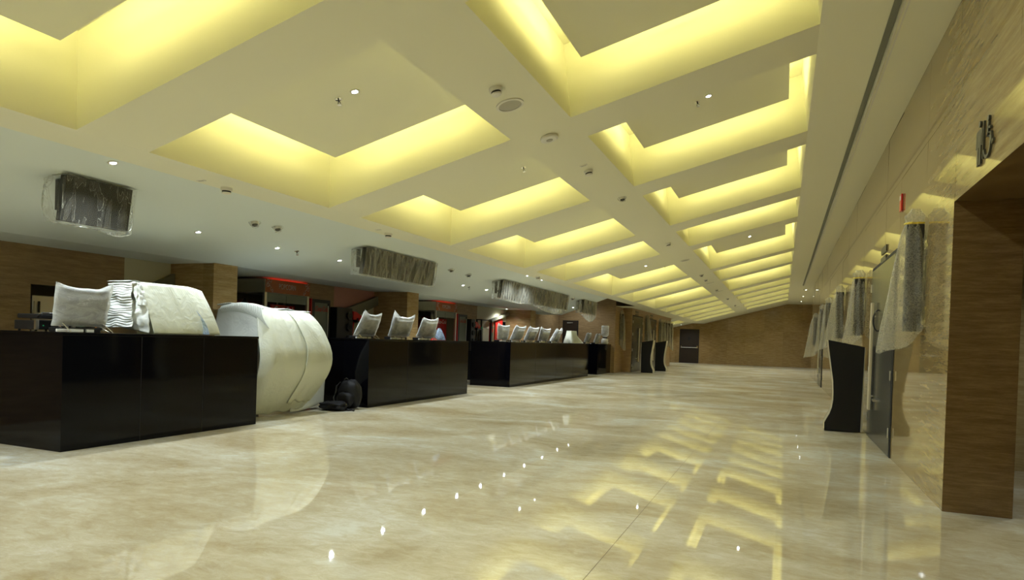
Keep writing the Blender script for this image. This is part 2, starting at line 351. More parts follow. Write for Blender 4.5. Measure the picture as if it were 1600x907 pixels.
# dropped bulkhead along the right wall with an air slot
b = MB()
b.quad((0.84, Y0, ZW), (XW, Y0, ZW), (XW, 34, ZW), (0.84, 34, ZW))
b.quad((0.84, Y0, ZW), (0.84, Y0, ZR), (0.84, 34, ZR), (0.84, 34, ZW))
b.quad((0.84, 34, ZW), (XW+0.02, 34, ZW), (XW+0.02, 34, ZR), (0.84, 34, ZR))
o = struct('trim_2', b, 'paint', fix=False)
b = MB(); b.box(0.775, 0.832, Y0, 33.9, ZR-0.012, ZR-0.002); struct('trim_3', b, 'shadowline')
b = MB(); b.box(0.86, 0.875, Y0, 33.9, ZW-0.004, ZW-0.0005); b.box(0.836, 0.842, Y0, 33.9, ZW-0.01, ZR-0.004); struct('trim_4', b, 'white_plastic')

# ------------------------------------------------------------------ walls
def slabs(mb, x, ylist, zlist, skip, rnd=0.0028):
    for i in range(len(ylist)-1):
        for j in range(len(zlist)-1):
            a0, a1, z0, z1 = ylist[i], ylist[i+1], zlist[j], zlist[j+1]
            if skip(0.5*(a0+a1), 0.5*(z0+z1)): continue
            d = [random.uniform(0, rnd) for _ in range(3)]; d.append(d[0]-d[1]+d[2])
            mb.quad((x+d[0], a0, z0), (x+d[1], a1, z0), (x+d[2], a1, z1), (x+d[3], a0, z1))
wr = MB()
yl = [Y0, -1.2, 0.2, 1.6, 3.2, 4.8, 6.34, 7.55, 9.1, 10.3, 11.5, 12.9, 14.4, 15.9, 17.4, 18.9, 20.4, 21.9, 23.4, 24.9, 26.4, 27.9, 29.4, 30.9, 32.4, 34.0]
slabs(wr, XW, yl, [0, 0.85, 1.70, 2.54, 3.38, 4.20], lambda y, z: 3.2 < y < 6.34 and z < 2.54)
wr.quad((XW+0.003, Y0, 0), (XW+0.01, Y0, 0), (XW+0.01, Y0, 4.2), (XW+0.003, Y0, 4.2))
wr.quad((XW, 34, 0), (1.95, 34, 0), (1.95, 34, ZR), (XW, 34, ZR))
wr.quad((1.95, 34, 0), (1.95, YB, 0), (1.95, YB, ZR), (1.95, 34, ZR))
wr.quad((XW+0.012, Y0, 0), (XW+0.012, 3.2, 0), (XW+0.012, 3.2, 4.2), (XW+0.012, Y0, 4.2))
wr.quad((XW+0.012, 6.34, 0), (XW+0.012, 34, 0), (XW+0.012, 34, 4.2), (XW+0.012, 6.34, 4.2))
struct('wall_right', wr, 'marble_wall', fix=False)
al = MB()
al.quad((XW, 6.34, 0), (1.735, 6.34, 0), (1.735, 6.34, 2.54), (XW, 6.34, 2.54))
al.quad((XW, 3.2, 2.54), (3.6, 3.2, 2.54), (3.6, 9.0, 2.54), (XW, 6.34, 2.54))
al.quad((XW, 3.2, 0), (3.6, 3.2, 0), (3.6, 3.2, 2.54), (XW, 3.2, 2.54))
struct('wall_alcove', al, 'alcove', fix=False)
al = MB()
al.quad((1.735, 6.34, 0), (1.735, 9, 0), (1.735, 9, 2.54), (1.735, 6.34, 2.54))
al.quad((1.735, 9, 0), (3.6, 9, 0), (3.6, 9, 2.54), (1.735, 9, 2.54))
al.quad((3.6, 3.2, 0), (3.6, 9, 0), (3.6, 9, 2.54), (3.6, 3.2, 2.54))
struct('wall_corridor', al, 'marble_wall', fix=False)
# back wall
wb = MB()
xs = [-10, -8.2, -6.9, -5.5, -4.39, -2.38, -0.9, 0.67, 1.95]
for i in range(len(xs)-1):
    d = random.uniform(0, 0.004)
    wb.quad((xs[i], YB+d, 0), (xs[i+1], YB+d*0.3, 0), (xs[i+1], YB+d*0.3, 4.5), (xs[i], YB+d, 4.5))
wb.quad((-10.5, YB+0.02, 0), (2, YB+0.02, 0), (2, YB+0.02, 4.5), (-10.5, YB+0.02, 4.5))
struct('wall_back', wb, 'travertine', fix=False)
# wall behind the camera
wf = MB(); wf.quad((-11, Y0, 0), (4, Y0, 0), (4, Y0, 5.2), (-11, Y0, 5.2)); struct('wall_front', wf, 'cream', fix=False)
# left wall beyond the counters
wl = MB()
wl.box(-10.4, -6.6, 27.5, 28.95, 0, 3.4)
struct('wall_end', wl, 'travertine_rough')
wl = MB(); wl.box(-10.4, -6.2, 28.952, 39.9, 0, ZM+0.3); struct('wall_left', wl, 'travertine_rough')
wl = MB(); wl.quad((-9.9, 39.9, 0), (-9.9, YB, 0), (-9.9, YB, 3), (-9.9, 39.9, 3)); struct('wall_recess', wl, 'travertine', fix=False)
# concession back wall: painted and marble bays
bw = MB()
def wbk(mb, y0, y1, z0=0, z1=ZLOW, x=XB): mb.quad((x, y0, z0), (x, y1, z0), (x, y1, z1), (x, y0, z1))
wbk(bw, Y0, 5.55); wbk(bw, 5.55, 6.2, 1.82); wbk(bw, 6.2, 6.86); wbk(bw, 10.9, 11.81); wbk(bw, 17.55, 19.1)
wbk(bw, 20.07, 21.2, 0, 1.9); wbk(bw, 22.03, 28, 0, 3.3)
struct('wall_concession', bw, 'travertine_rough', fix=False)
bw = MB(); wbk(bw, 6.86, 7.7); wbk(bw, 19.1, 20.07); wbk(bw, 20.07, 21.6, 1.9); struct('wall_cream', bw, 'cream', fix=False)
bw = MB(); wbk(bw, 11.81, 13.4); struct('wall_pink', bw, 'pink', fix=False)
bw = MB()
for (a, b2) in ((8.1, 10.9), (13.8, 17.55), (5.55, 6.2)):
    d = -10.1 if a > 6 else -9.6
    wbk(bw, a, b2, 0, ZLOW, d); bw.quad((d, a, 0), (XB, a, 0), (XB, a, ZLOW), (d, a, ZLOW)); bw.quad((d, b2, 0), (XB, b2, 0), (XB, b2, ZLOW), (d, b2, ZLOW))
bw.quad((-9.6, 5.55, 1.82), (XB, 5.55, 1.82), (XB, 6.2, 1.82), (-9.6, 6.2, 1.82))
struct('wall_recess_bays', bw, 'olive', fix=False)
for i, (a, b2) in enumerate(((7.66, 8.14), (13.34, 13.86), (21.5, 22.03))):
    p = MB(); p.box(XB-0.02, XSO+0.02, a, b2, 0, ZLOW+0.02); struct('wall_pier_%d' % (i+1), p, 'travertine')
# stair undersides crossing the wall
def stair(n, pts, x1, m):
    p = MB(); p.prism(pts, 'x', XB+0.003, x1); return struct('trim_%d' % n, p, m)
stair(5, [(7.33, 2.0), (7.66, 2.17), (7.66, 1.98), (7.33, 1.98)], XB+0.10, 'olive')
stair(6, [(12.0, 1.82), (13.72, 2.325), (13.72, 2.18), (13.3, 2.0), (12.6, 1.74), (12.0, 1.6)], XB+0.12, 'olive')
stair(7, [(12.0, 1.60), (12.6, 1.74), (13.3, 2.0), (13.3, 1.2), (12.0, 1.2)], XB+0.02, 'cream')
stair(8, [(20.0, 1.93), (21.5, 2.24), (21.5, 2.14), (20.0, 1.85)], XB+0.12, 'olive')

# ------------------------------------------------------------------ coffer rafts with cove strips
RU = 0.40
def raft(x0, x1, y0, y1, kx, label, group):
    cx = 0.5*(x0+x1); t = thing('ceiling_raft', label, 'ceiling raft', (cx, y0, zc(cx)+RU), group=group)
    p = MB(); b = [(x, y, zc(x)+RU) for x, y in ((x0, y0), (x1, y0), (x1, y1), (x0, y1))]
    p.hexa(b, [(q[0], q[1], q[2]+0.07) for q in b]); obj('panel', p, 'paint', t)
    s = MB(); i, w_ = 0.03, 0.03; h0, h1 = RU+0.085, RU+0.115
    def seg(xa, xb, ya, yb):
        bb = [(x, y, zc(x)+h0) for x, y in ((xa, ya), (xb, ya), (xb, yb), (xa, yb))]
        s.hexa(bb, [(q[0], q[1], q[2]+h1-h0) for q in bb])
    seg(x0+i, x1-i, y0+i, y0+i+w_); seg(x0+i, x1-i, y1-i-w_, y1-i); seg(x0+i, x0+i+w_, y0+0.1, y1-0.1); seg(x1-i-w_, x1-i, y0+0.1, y1-0.1)
    obj('light_strip', s, 'cove', t)
    hg = MB()
    for x, y in ((x0+0.2, y0+0.2), (x1-0.2, y0+0.2), (x1-0.2, y1-0.2), (x0+0.2, y1-0.2)): hg.tube([(x, y, zc(x)+RU+0.06), (x, y, zc(x)+H)], 0.012, 6)
    obj('hanger', hg, 'white_plastic', t)
for i, (y0, y1) in enumerate(cells):
    gap = 0.37 if y1-y0 > 2.4 else 0.33
    nm = 'coffer behind the camera' if i == 0 else ORD[i-1] + ' coffer from the camera'
    raft(XL+0.36, XS1-0.34, y0+gap, y1-gap, 0, 'cream ceiling raft with yellow cove light, lower left row, ' + nm, 'rafts of the left coffer row')
    raft(XS2-0.052+0.26, XR-0.052-0.2, y0+gap, y1-gap, 0, 'cream ceiling raft with yellow cove light, higher right row, ' + nm, 'rafts of the right coffer row')
t = thing('ceiling_raft', 'short ceiling raft with yellow cove light in the small far coffer past the left wall', 'ceiling raft', (-6.7, 43.9, sx(-6.7)+0.3))
p = MB(); bb = [(x, y, sx(x)+0.3) for x, y in ((-7.05, 42.7), (-6.4, 42.7), (-6.4, 45.1), (-7.05, 45.1))]
p.hexa(bb, [(q[0], q[1], q[2]+0.05) for q in bb]); obj('panel', p, 'paint', t)
p = MB()
for xa in (-7.0, -6.48): p.box(xa, xa+0.03, 42.8, 45.0, sx(xa)+0.37, sx(xa)+0.40)
obj('light_strip', p, 'cove', t)

# ------------------------------------------------------------------ downlights
def proto_downlight():
    t = thing('downlight', '', 'ceiling light')
    a = MB(); a.lathe([(0.048, 0.0), (0.048, -0.006), (0.029, -0.006), (0.029, -0.001)], n=20); obj('trim_ring', a, 'white_plastic', t, local=True, smooth=False)
    a = MB(); a.lathe([(0.027, -0.001), (0.027, -0.004), (0.01, -0.0055)], n=20); obj('lens', a, 'lens', t, local=True)
    return t
dl0 = proto_downlight(); used = [False]
spots = {}
def downlight(x, y, z, tilt, label, watts, group=None, lightdown=True, size=150):
    if not used[0]: t = dl0; used[0] = True
    else: t = copy_tree(dl0)
    t.location = (x, y, z-0.001); t.rotation_euler = (0, tilt, 0); t['label'] = label
    if group: t['group'] = group
    if watts > 0:
        if watts not in spots:
            l = bpy.data.lights.new('downlight_beam', 'SPOT'); l.energy = watts; l.color = COOL; l.spot_size = R(size); l.spot_blend = 0.75; l.shadow_soft_size = 0.03
            spots[watts] = l
        lo = bpy.data.objects.new('lamp_beam', spots[watts]); col.objects.link(lo); lo.parent = t; lo.location = (0, 0, -0.03)
    return t
sd = [3.35, 4.85, 6.37, 7.83, 9.35, 10.95, 12.55, 14.14, 15.5, 17.1, 18.7, 20.3, 21.9, 23.3]
for i, y in enumerate([-1.2, 0.3, 1.85] + sd):
    x = -7.09 - 0.005*max(0, y-6)
    if y == 23.3: x = -7.2
    lab = 'round downlight in the sloping soffit over the counters, %s from the camera' % ORD[max(0, i-3)] if i >= 3 else 'bright round downlight in the soffit row beside and behind the camera'
    downlight(x, y, zs(x), -math.atan(SS)*1.0, lab, SPOT_SOFFIT, 'soffit downlights above the counters')
downlight(-5.85, 4.27, zs(-5.85), -math.atan(SS), 'bright round downlight by the soffit crease above the single wrapped screen', SPOT_SOFFIT*0.6)
for n_, (x, y) in enumerate(((-5.78, 14.87), (-5.8, 15.95))):
    downlight(x, y, ZM, 0, 'small downlight on the soffit crease above the longest screen row, %s of two' % ('nearer', 'farther')[n_], 12)
for i, (y0, y1) in enumerate(cells):
    yc = 0.5*(y0+y1)
    yL = {2: 5.222, 6: 19.63}.get(i, yc-0.42); yR = {3: 8.407, 6: 19.43}.get(i, yc-0.42)
    nm = 'coffer behind the camera' if i == 0 else ORD[i-1] + ' coffer from the camera'
    downlight(-3.85, yL, zc(-3.85)+RU, -TH, 'round downlight in the lower left row of rafts, ' + nm, SPOT_RAFT, 'downlights in the left coffer row')
    downlight(-0.95, yR, zc(-0.95)+RU, -TH, 'round downlight in the higher right row of rafts, ' + nm, SPOT_RAFT, 'downlights in the right coffer row')
downlight(-8.75, 20.7, ZLOW, 0, 'downlight washing the cream wall beside the last marble pier', 22)
downlight(-8.0, 26.3, 3.3, 0, 'downlight over the last stretch of counter by the end wall', 40)
for n_, (x, y) in enumerate(((-6.66, 44.3), (-6.6, 46.9))):
    downlight(x, y, sx(x), -0.2, 'tiny downlight in the far sloping ceiling by the fire door, %s' % ('nearer', 'farther')[n_], 40)
for n_, y in enumerate((36.5, 41.0, 45.5)):
    downlight(1.0, y, ZR if y > 34 else ZW, 0, 'small downlight in the flat ceiling at the far right end, %s' % ORD[n_], 40)
downlight(2.5, 7.4, 2.54, 0, 'unseen added downlight brightening the corridor wall behind the alcove', 14)  # unseen lamp, added to brighten the corridor wall past the alcove

# ------------------------------------------------------------------ counters
def counter(y0, y1, label, seams=(), x1=-7.95):
    t = thing('service_counter', label, 'counter', (XC-0.6, (y0+y1)/2, 0))
    p = MB(); p.box(x1+0.01, XC-0.008, y0+0.008, y1-0.008, 0.0, HC-0.03); obj('body', p, 'granite', t)
    p = MB(); p.box(x1, XC, y0, y1, HC-0.03, HC); obj('worktop', p, 'granite', t, bevel=0.004)
    q = MB()
    for s_ in seams: q.box(XC-0.0085, XC-0.0065, s_-0.002, s_+0.002, 0.001, HC-0.031)
    if seams: obj('panel_seam', q, 'dark', t)
counter(4.43, 7.13, 'black polished counter at the near left holding the large foam-wrapped machine', (5.33, 6.2))
counter(9.78, 13.77, 'black polished counter with three bagged terminals, behind the backpack', (11.1, 12.45))
counter(16.33, 24.04, 'long black polished counter with a row of six bagged terminals', (18.3, 20.2, 22.1))
counter(25.35, 27.48, 'short black polished counter at the end wall with the water bottle')

# ------------------------------------------------------------------ bagged terminals
def fold(x, y, z, k=1.0, f=6.0): return noise.noise(Vector((x*f, y*f, z*f)))*k
def bagged(y0b, y1b, y0t, y1t, zb, zt, xb, xt, label, group, seed=0, ears=(0.03, 0.0), simple=False, dep=0.10):
    """a terminal under a milky bag; it leans out over the aisle on a wire stand"""
    yc = 0.5*(y0b+y1b); t = thing('bagged_terminal', label, 'till terminal', (xb, yc, HC), group=group)
    def fn(side):
        def f(u, v):
            ya = y0b+(y1b-y0b)*u; yb = y0t+(y1t-y0t)*u
            y = ya+(yb-ya)*v; x = xb+(xt-xb)*v
            z = zb+(zt-zb)*v
            z += (ears[0]*max(0, 1-4*u) + ears[1]*max(0, 4*u-3))*v**3 - 0.028*math.sin(math.pi*u)*v**4
            edge = min(u, 1-u, v*0.9+0.02, 1-v)
            d = dep*0.5*min(1, (edge*7))**0.6
            w_ = fold(u*1.3+seed, v*2, side*3, 0.013, 2.2) + fold(u*3+seed, v*5+u*3, side, 0.006, 2.0)
            w_ += 0.012*math.sin((v*3+u*1.5+seed)*5)*max(0, 0.45-v)
            return (x+side*d+w_*min(1, edge*10), y+fold(v*2+seed, u, 9, 0.008, 3)*2, z+fold(u*2+seed, v, 5, 0.006, 3))
        return f
    b = MB(); b.grid(fn(1), 22, 18); b.grid(fn(-1), 22, 18)
    o = obj('bag', b, 'bag', t, smooth=True, fix=False)
    W = y1b-y0b
    s = MB(); e_ = 0.05
    def pp(u, v, dx): return (xb+(xt-xb)*v+dx, (y0b+W*u)*(1-v)+(y0t+(y1t-y0t)*u)*v, zb+(zt-zb)*v)
    s.hexa([pp(.07, .06, -.02), pp(.07, .06, .015), pp(.93, .06, .015), pp(.93, .06, -.02)], [pp(.07, .90, -.02), pp(.07, .90, .015), pp(.93, .90, .015), pp(.93, .90, -.02)])
    obj('screen_panel', s, 'grille_dark', t, bevel=0.004)
    s = MB()
    for yy, dy in ((y0b+0.14*W, 0.05), (y1b-0.10*W, 0.07)):
        s.tube([(xb+0.02, yy, zb+0.05), (xb+0.11, yy+dy, HC+0.006), (xb+0.03, yy+dy+0.02, HC+0.006), (xb-0.09, yy, zb+0.03)], 0.0055, 6)
    obj('wire_stand', s, 'chrome', t)
    s = MB(); s.box(xb-0.14, xb+0.03, y0b+0.10*W, y1b-0.12*W, HC+0.001, HC+0.05); obj('base', s, 'black', t, bevel=0.01)
    s = MB(); s.box(xb+0.03, xb+0.055, y0b+0.04*W, y0b+0.52*W, HC+0.003, HC+0.035); s.box(xb+0.03, xb+0.055, y0b+0.58*W, y0b+0.72*W, HC+0.003, HC+0.035)
    obj('cable_tray', s, 'white_plastic', t, bevel=0.004)
    return t
bagged(4.44, 5.02, 4.45, 5.08, 1.285, 1.72, -6.94, -6.90, 'terminal in a milky plastic bag on a wire stand, alone beside the large foam-wrapped machine', None, 3.1, (0.02, 0.05))
G2 = 'bagged terminals on the second counter'; G3 = 'bagged terminals on the long third counter'; G4 = 'bagged terminals on the end counter'
for k, (a, b_, c_, d_, e_, lab) in enumerate(((9.86, 10.53, 9.89, 10.43, (0.06, 0.02), 'nearest of three bagged terminals on the second counter, pointed corner'),
        (10.99, 11.74, 10.86, 11.62, (0.10, 0.05), 'middle of three bagged terminals on the second counter, tall pointed corner'),
        (12.06, 12.80, 11.97, 12.60, (0.01, 0.03), 'farthest of three bagged terminals on the second counter, flat topped'))):
    bagged(a, b_, c_, d_, 1.28, 1.69, -7.15, -6.93, lab, G2, 1.3+k*2, e_, dep=0.13)
for k, (a, b_, c_, d_, e_, lab) in enumerate(((16.36, 16.98, 16.02, 16.81, (0.04, 0.0), 'first of the row at its near end'), (17.22, 18.0, 17.31, 18.07, (0.03, 0.03), 'second of the row'),
        (18.32, 19.1, 18.38, 19.2, (0.03, 0.02), 'third of the row'), (19.55, 20.34, 19.4, 20.28, (0.05, 0.01), 'fourth of the row'), (20.7, 21.5, 20.96, 21.49, (0.04, 0.07), 'fifth of the row, peaked at both corners'))):
    bagged(a, b_, c_, d_, 1.28, 1.69, -7.15, -7.0, 'bagged terminal on the long third counter, ' + lab, G3, 7.7+k*1.9, e_, dep=0.14)
bagged(25.42, 26.0, 25.5, 25.95, 1.27, 1.67, -7.32, -7.22, 'nearer of two bagged terminals on the end counter', G4, 4.4, (0.0, 0.0), dep=0.14)
bagged(26.2, 26.75, 26.28, 26.7, 1.27, 1.66, -7.14, -7.04, 'farther of two bagged terminals on the end counter, next to the water bottle', G4, 6.1, (0.0, 0.0), dep=0.14)
# the loosely draped one with a skirt of sheeting
t = thing('draped_terminal', 'terminal under a loose cream sheet spilling onto the third counter, last of its row', 'till terminal', (-6.95, 22.5, HC))
def dr(u, v):
    a = 2*math.pi*u; k = 1-v
    hy = 0.32+0.38*k**2.2+0.10*k*noise.noise(Vector((u*9, 1, 0))); hx = 0.10+0.09*k**2
    cy = 22.5+0.3*k**3
    y = cy+hy*max(-1, min(1, 1.35*math.cos(a))); x = -6.97+hx*max(-1, min(1, 1.3*math.sin(a)))
    z = HC+0.004+0.44*v**0.8+0.02*k*abs(noise.noise(Vector((u*14, v*3, 2))))
    return (x+0.014*noise.noise(Vector((u*16, v*3, 7))), y, z)
b = MB(); b.grid(dr, 48, 14); vs = [dr(i/48, 1) for i in range(48)]; b.add(vs, [tuple(range(48))])
obj('sheet', b, 'foam_cream', t, smooth=True, fix=False)
b = MB(); b.box(-7.02, -6.93, 22.27, 22.73, HC+0.05, HC+0.42); obj('screen_panel', b, 'black', t, bevel=0.01)
b = MB(); b.box(-7.04, -6.9, 22.35, 22.65, HC+0.001, HC+0.05); obj('base', b, 'black', t)
# small blue bag
b = MB(); b.grid(lambda u, v: (-7.1+0.10*math.sin(2*math.pi*u)*(1-0.75*v**1.5), 13.02+0.17*math.cos(2*math.pi*u)*(1-0.75*v**1.5)-0.05*v, HC+0.006+0.26*v+0.012*abs(noise.noise(Vector((u*6, v*6, 0))))), 24, 10)
tag(obj('plastic_bag', b, 'bluefilm', smooth=True, fix=False), 'small pale blue plastic bag on the second counter beside the farthest bagged terminal', 'bag')
b = MB(); b.hexa([(-6.90, 12.20, HC+.002), (-6.84, 12.20, HC+.002), (-6.84, 12.44, HC+.002), (-6.90, 12.44, HC+.002)], [(-6.88, 12.27, HC+.05), (-6.86, 12.27, HC+.05), (-6.86, 12.35, HC+.05), (-6.88, 12.35, HC+.05)])
tag(obj('snack_packet', b, 'red', bevel=0.006), 'small dark red packet under the farthest bagged terminal of the second counter', 'packet')

# water bottle on its dispenser
t = thing('water_dispenser', 'clear upturned water bottle on a squat white dispenser at the far counter end', 'water dispenser', (-6.9, 27.0, HC))
b = MB(); b.lathe([(0.13, 0.0), (0.15, 0.03), (0.15, 0.16), (0.12, 0.22), (0.09, 0.24)], (-6.9, 27.0, HC+0.001), 28); obj('dispenser', b, 'white_plastic', t, smooth=True)
b = MB(); b.lathe([(0.095, 0.0), (0.1, 0.01), (0.1, 0.045), (0.09, 0.05)], (-6.9, 27.0, HC+0.24), 24); obj('collar', b, 'black', t)
b = MB(); b.lathe([(0.05, 0.29), (0.13, 0.35), (0.155, 0.39), (0.155, 0.50), (0.148, 0.51), (0.155, 0.52), (0.155, 0.64), (0.148, 0.65), (0.155, 0.66), (0.155, 0.74), (0.14, 0.77)], (-6.9, 27.0, HC), 28); obj('bottle', b, 'jug', t, smooth=True)
b = MB(); b.tube([(-6.75, 26.95, HC+0.13), (-6.71, 26.94, HC+0.12)], 0.013, 8); obj('tap', b, 'black', t)

# contact grills at the near left
def grill(y0, y1, label):
    x0, x1 = -7.55, -7.2
    t = thing('contact_grill', label, 'contact grill', (x0, (y0+y1)/2, HC), group='contact grills on the near counter')
    b = MB(); b.box(x0, x1, y0, y1, HC+0.02, HC+0.115); obj('body', b, 'black', t, bevel=0.008)
    b = MB()
    for yy in (y0, y1-0.025): b.box(x1-0.02, x1+0.012, yy-0.004, yy+0.029, HC+0.018, HC+0.12)
    obj('side_panel', b, 'steel', t, bevel=0.003)
    b = MB(); b.box(x0+0.01, x1-0.005, y0+0.02, y1-0.02, HC+0.135, HC+0.185); obj('lid', b, 'black', t, bevel=0.012)
    b = MB(); b.tube([(x1-0.01, y0+0.03, HC+0.16), (x1+0.05, y0+0.03, HC+0.19), (x1+0.05, y1-0.04, HC+0.19), (x1-0.01, y1-0.04, HC+0.16)], 0.013, 10); obj('handle', b, 'black', t, smooth=True)
    b = MB(); b.box(x1-0.004, x1+0.004, y0+0.03, y1-0.04, HC+0.115, HC+0.123); obj('drip_edge', b, 'chrome', t)
    b = MB(); b.tube([(x1, (y0+y1)/2, HC+0.066), (x1+0.025, (y0+y1)/2, HC+0.066)], 0.02, 16); obj('dial', b, 'black', t)
    for dy, mm in ((-0.09, 'green'), (0.08, 'amber')):
        b = MB(); b.tube([(x1, (y0+y1)/2+dy, HC+0.062), (x1+0.008, (y0+y1)/2+dy, HC+0.062)], 0.006, 8); obj('indicator', b, mm, t)
    b = MB()
    for yy in (y0+0.03, y1-0.03):
        for xx in (x0+0.04, x1-0.04): b.tube([(xx, yy, HC+0.001), (xx, yy, HC+0.022)], 0.012, 8)
    obj('foot', b, 'black', t)
grill(4.83, 5.2, 'black contact grill with steel sides, beside the lone bagged terminal')
grill(4.445, 4.78, 'black contact grill cut off by the left edge of the photo')

# ------------------------------------------------------------------ large foam wrapped machine on the first counter
def rib(u, f, a): return a*abs(math.sin(u*f))
t = thing('foam_wrapped_machine', 'large boxy machine wrapped in white ribbed foam sheet on the near counter', 'wrapped machine', (-7.1, 5.9, HC))
b = MB(); b.hexa([(-7.42, 5.46, HC+0.002), (-7.0, 5.46, HC+0.002), (-7.0, 6.34, HC+0.002), (-7.42, 6.34, HC+0.002)], [(-7.38, 5.46, 1.79), (-7.14, 5.46, 1.79), (-7.14, 6.34, 1.79), (-7.38, 6.34, 1.79)]); obj('machine_body', b, 'steel', t)
def front(u, v):      # v: 0 counter edge .. 1 over the top to the back
    yb0, yb1 = 5.52, 6.50; yt0, yt1 = 5.47, 6.42
    if v < 0.62:
        k = v/0.62; x = -6.80-0.26*k**1.3; z = HC+0.008+(1.815-HC)*k
    else:
        k = (v-0.62)/0.38; x = -7.06-0.36*k; z = 1.823+0.022*math.sin(math.pi*min(1, k*1.2))
        x += 0.0
    e = min(1, v/0.62); y0_ = yb0+(yt0-yb0)*e; y1_ = yb1+(yt1-yb1)*e
    y = y0_+(y1_-y0_)*u + 0.03*math.sin(3*v)*(1-u)*0
    drop = -0.06*max(0, (u-0.82)/0.18)**1.6*max(0, (v-0.35)/0.65)
    x += 0.02*noise.noise(Vector((u*2.5, v*2, 1))) + 0.012*noise.noise(Vector((u*9, v*1.5, 4)))*max(0, 1-abs(v-0.5)*2)
    x += 0.003*math.sin((u*30+v*9)*2*math.pi)*max(0, v-0.3)
    return (x, y, z+drop)
b = MB(); b.grid(front, 110, 60); obj('front_sheet', b, 'foam_cream', t, smooth=True, fix=False, solid=0.006)
def side(u, v):       # facing the camera, deep horizontal ribs
    x = -6.95-0.47*u-0.07*v*(1-u); z = 1.30+0.53*v - 0.02*(1-v)*u
    k = min(1, 12*min(u+0.02, 1-u+0.02, 1-v+0.02))
    y = 5.40 - 0.028*math.sin(math.pi*u) - 0.011*abs(math.sin(v*54+3.0*noise.noise(Vector((u*3, v*6, 0)))))*k + 0.035*noise.noise(Vector((u*2.5, v*5, 3))) - 0.05*(1-v)
    if v > 0.96: y += 0.05
    return (x, y, z)
b = MB(); b.grid(side, 40, 150); obj('ribbed_sheet', b, 'foam', t, smooth=True, fix=False, solid=0.005)
def flap(u, v):       # corner flap between side and front
    a = Vector((-7.40, 5.37, 1.33)); b_ = Vector((-6.83, 5.50, HC+0.01)); c_ = Vector((-6.93, 5.52, 1.60)); d = Vector((-7.08, 5.40, 1.62))
    p0 = a.lerp(b_, u); p1 = d.lerp(c_, u); p = p0.lerp(p1, v)
    p.y -= 0.05*math.sin(math.pi*u)*math.sin(math.pi*v)+0.02*noise.noise(Vector((u*5, v*5, 8)))+0.02
    p.x += 0.03*math.sin(math.pi*v)+0.012*noise.noise(Vector((u*8, v*4, 2)))
    return p
b = MB(); b.grid(flap, 30, 30); obj('corner_flap', b, 'foam', t, smooth=True, fix=False, solid=0.004)
def flap2(u, v):
    p = Vector((-6.93-0.13*v, 5.40+0.16*u, 1.55+0.27*v)); p.y += -0.03*math.sin(math.pi*u); p.x += 0.03*math.sin(math.pi*u)+0.016*noise.noise(Vector((u*6, v*6, 3)))
    return p
b = MB(); b.grid(flap2, 20, 20); obj('upper_flap', b, 'foam', t, smooth=True, fix=False, solid=0.004)
b = MB(); b.grid(lambda u, v: (-7.07-0.37*v, 5.39+0.16*u, 1.835+0.012*math.sin(u*3)), 10, 10); obj('top_sheet', b, 'foam', t, smooth=True, fix=False, solid=0.004)
b = MB(); b.grid(lambda u, v: (-6.795+0.03*math.sin(math.pi*v)-0.06*v, 6.22+0.10*u*(1-v)-0.06*v**1.5, HC+0.01+0.30*v), 8, 20)
obj('blue_fold', b, 'bluefilm', t, smooth=True, fix=False, solid=0.003)

# ------------------------------------------------------------------ wrapped machine standing in the gap between counters
t = thing('sheeted_machine', 'tall machine shrouded in bulging cream foam sheets between the two nearest counters', 'wrapped machine', (-7.6, 8.2, 0))
b = MB(); b.box(-8.1, -7.3, 7.75, 8.7, 0.0, 1.55); obj('machine_body', b, 'steel', t)
prof = [(-7.24, 0.03), (-7.08, 0.35), (-6.93, 0.68), (-6.93, 0.95), (-7.03, 1.25), (-7.13, 1.48), (-7.24, 1.635)]
def pf(v):
    return crv(prof, v)
def crv(P, v):
    v = max(0, min(1, v)); k = v*(len(P)-1); i = min(int(k), len(P)-2); f = k-i
    g = lambda q: P[max(0, min(len(P)-1, q))]
    return tuple(0.5*(2*b+(c-a)*f+(2*a-5*b+4*c-d)*f*f+(3*b-a-3*c+d)*f**3) for a, b, c, d in zip(g(i-1), g(i), g(i+1), g(i+2)))
def yr(v): return crv([(8.66,), (8.86,), (8.97,), (9.0,), (8.95,), (8.86,), (8.76,)], v)[0]
def shroud(u, v):
    x, z = pf(v); y0_ = 7.42+0.26*v**2; y = y0_+(yr(v)-y0_)*u
    z += (0.03*noise.noise(Vector((u*7, 0, 3)))+0.025*abs(math.sin(u*9)))*max(0, 1-v*6)
    x += 0.03*noise.noise(Vector((u*2.2, v*2.5, 1)))+0.012*noise.noise(Vector((u*5+v*3, v*1.5, 6))) - 0.10*max(0, u-0.85)*2*(1-v) - 0.12*(max(0, 0.12-u)/0.12)**2
    x += 0.0016*math.sin((u*40+v*16)*2*math.pi)
    for (a_, b1, w1, h1) in ((0.15, 0.55, 0.03, 0.020), (0.30, 0.75, 0.025, 0.018), (0.48, 0.35, 0.03, 0.012), (0.05, 0.9, 0.04, 0.02)):
        dd = (u-a_)-(1-v)*0.35*b1; x += h1*math.exp(-(dd/w1)**2)*max(0, v-0.25)
    return (x, y, z)
b = MB(); b.grid(shroud, 130, 70); obj('front_sheet', b, 'foam_cream', t, smooth=True, fix=False, solid=0.006)
